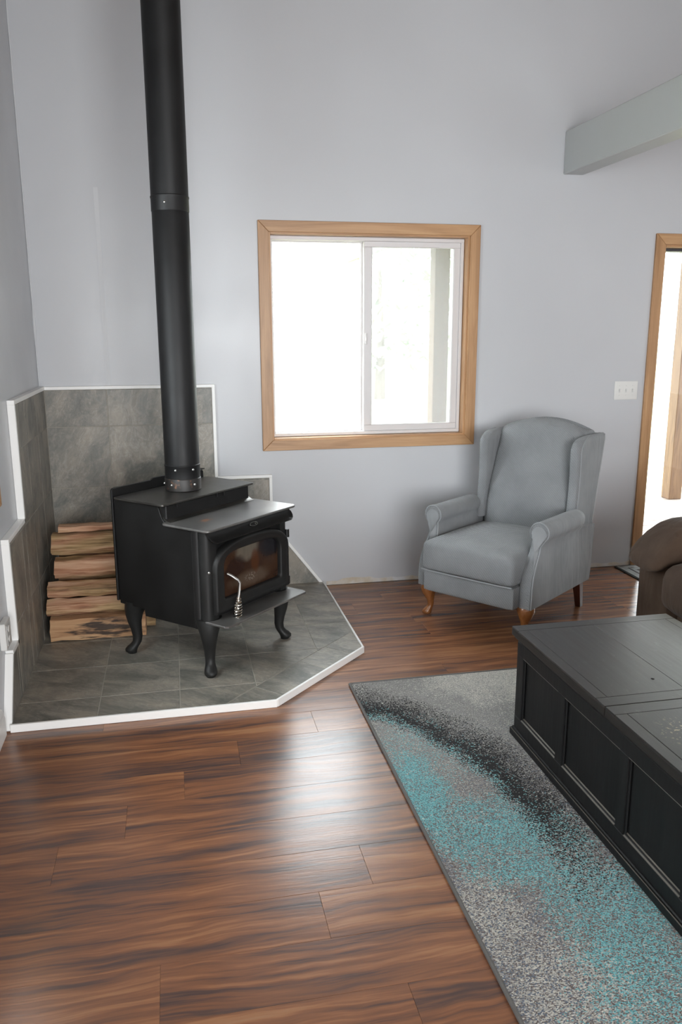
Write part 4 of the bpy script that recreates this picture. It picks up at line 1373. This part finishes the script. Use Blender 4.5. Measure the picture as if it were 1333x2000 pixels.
for yc in (-0.635, -1.370):
    MB().soft((0.275, yc, 0.42), (0.352, 0.362, 0.115), 0.075, (0.02, 0.0, 0.02), 14).build('seat_cushion', 'sofa', sofa, 60)
    MB().soft((0.72, yc, 0.70), (0.11, 0.355, 0.20), 0.07, (0.03, 0, 0.01), 12).build('back_cushion', 'sofa', sofa, 60)
MB().soft((0.87, -1.0, 0.45), (0.06, 0.75, 0.40), 0.03, (0, 0, 0), 10).build('back_frame', 'sofa', sofa, 60)

# ================================================================== DOOR MAT
mat_ = thing('door_mat', (4.05, -0.33, 0), 0, 'grey door mat with nested border lines in front of the patio door', 'door mat')
hx, hy = 0.502, 0.297
MB().box(-hx, hx, -hy, hy, 0.0006, 0.007, 0.002).build('mat_base', 'mat_dark', mat_, 0)
for ins, wid in ((0.012, 0.050), (0.072, 0.030), (0.112, 0.030), (0.152, 0.02)):
    x_, y_ = hx - ins, hy - ins
    mb = MB()
    for a in ((-x_, x_, y_ - wid, y_), (-x_, x_, -y_, -y_ + wid), (-x_, -x_ + wid, -y_ + wid, y_ - wid), (x_ - wid, x_, -y_ + wid, y_ - wid)):
        mb.box(*a, 0.0068, 0.0105)
    mb.build('border_band', 'mat_top', mat_, 0)
MB().box(-hx + 0.18, hx - 0.18, -hy + 0.18, hy - 0.18, 0.0068, 0.0105).build('mat_center', 'mat_top', mat_, 0)

# ================================================================== OUTSIDE
GZ = -0.32
tag(MB().box(-60, 70, 0.16, 110, GZ - 0.3, GZ).build('lawn', 'lawn', smooth=0), kind='structure')
deck = tag(MB().box(0.2, 8.5, 0.17, 2.08, -0.16, -0.055).build('porch_deck', 'deck_x', smooth=0), kind='structure')
for k in range(13):
    y0 = 0.17 + k * 0.148
    MB().box(0.2, 8.5, y0, y0 + 0.141, -0.055, -0.02, 0.003).build('deck_board', 'deck_x', deck, 0)
mb = MB()
for x in (0.4, 3.0, 5.5, 8.2):
    mb.box(x - 0.07, x + 0.07, 0.4, 0.54, GZ, -0.16).box(x - 0.07, x + 0.07, 1.85, 1.99, GZ, -0.16)
mb.build('deck_pier', 'deck_z', deck, 0)
def post(x, y, label):
    p_ = thing('porch_post', (x, y, -0.02), 0, label, 'post', 'porch posts outside')
    MB().box(-0.066, 0.066, -0.066, 0.066, 0.0005, 2.30, 0.005).build('post_shaft', 'post_z', p_, 0)
    return p_
post(2.955, 2.0, 'porch post seen through the right sash of the window')
post(5.325, 2.0, 'brown porch post standing on the deck outside the patio door')
# gable porch roof
roof = tag(thing('porch_roof', (0, 0, 0)), kind='structure')
rx0, rx1, rxm, re, rz = 2.27, 5.85, 4.06, 2.13, 2.88
def slab(xa, za, xb, zb_, y0, y1, t_, nm, mt):
    MB().prism([(xa, za), (xb, zb_), (xb, zb_ + t_), (xa, za + t_)], lambda x, z, h: (x, h, z), y0, y1).build(nm, mt, roof, 0)
slab(rx0, re, rxm, rz, 0.17, 2.5, 0.02, 'soffit', 'roof_under')
slab(rxm, rz, rx1, re, 0.17, 2.5, 0.02, 'soffit', 'roof_under')
slab(rx0 - 0.05, re + 0.0, rxm, rz + 0.0205, 0.17, 2.55, 0.05, 'roofing', 'roof_top')
slab(rxm, rz + 0.0205, rx1 + 0.05, re, 0.17, 2.55, 0.05, 'roofing', 'roof_top')
MB().box(2.86, 5.42, 1.95, 2.05, 2.281, 2.40, 0.004).build('header_beam', 'post_x', roof, 0)

def tree(x, y, h, r_, label, seed, n=520):
    rt = random.Random(seed)
    t_ = thing('tree', (x, y, GZ), 0, label, 'tree', 'trees beyond the lawn')
    MB().tube([(0, 0, 0), (0.05 * h * 0.1, 0, h * 0.3), (0, 0.02 * h, h * 0.75)], [0.035 * h, 0.026 * h, 0.008 * h], 8).build('trunk', 'bark', t_)
    mb = MB()
    for _ in range(n):
        a, b, c = rt.uniform(0, 2 * pi), rt.random() ** 0.5, rt.uniform(0.18, 1.0)
        rad = r_ * b * sqrt(max(0.02, 1 - abs(c - 0.5) ** 2 * 3.2))
        ctr = Vector((rad * cos(a), rad * sin(a), h * c))
        s_ = rt.uniform(0.08, 0.16) * r_
        u_ = Vector((rt.uniform(-1, 1), rt.uniform(-1, 1), rt.uniform(-1, 1))).normalized()
        v_ = u_.orthogonal().normalized()
        w_ = u_.cross(v_)
        mb.add([ctr - v_ * s_, ctr + w_ * s_ * 0.5 + u_ * s_ * 0.2, ctr + v_ * s_, ctr - w_ * s_ * 0.5 + u_ * s_ * 0.2], [(0, 1, 2, 3)])
    mb.build('foliage', 'leaf', t_, 0)
tree(6.3, 17, 4.6, 1.7, 'pale tree beyond the lawn behind the left edge of the sliding sash', 1)
tree(9.2, 21, 5.6, 2.2, 'pale tall tree beyond the lawn left of the porch post', 2)
tree(4.6, 30, 4.0, 2.4, 'faint far tree seen through the fixed left pane', 3)
tree(9.6, 18, 1.4, 0.9, 'low pale bush beside the porch post beyond the lawn', 4, 260)
fence = thing('picket_fence', (5.6, 20.0, GZ), 0, 'small grey picket fence far out on the lawn seen through the left pane', 'fence')
for k in range(24):
    x = -0.75 + k * 1.5 / 23
    MB().box(x - 0.016, x + 0.016, -0.012, 0.012, 0, 0.24).build('picket', 'fence', fence, 0)
MB().box(-0.78, 0.78, 0.0125, 0.03, 0.05, 0.07).build('rail', 'fence', fence, 0)
MB().box(-0.78, 0.78, 0.0125, 0.03, 0.19, 0.21).build('rail', 'fence', fence, 0)
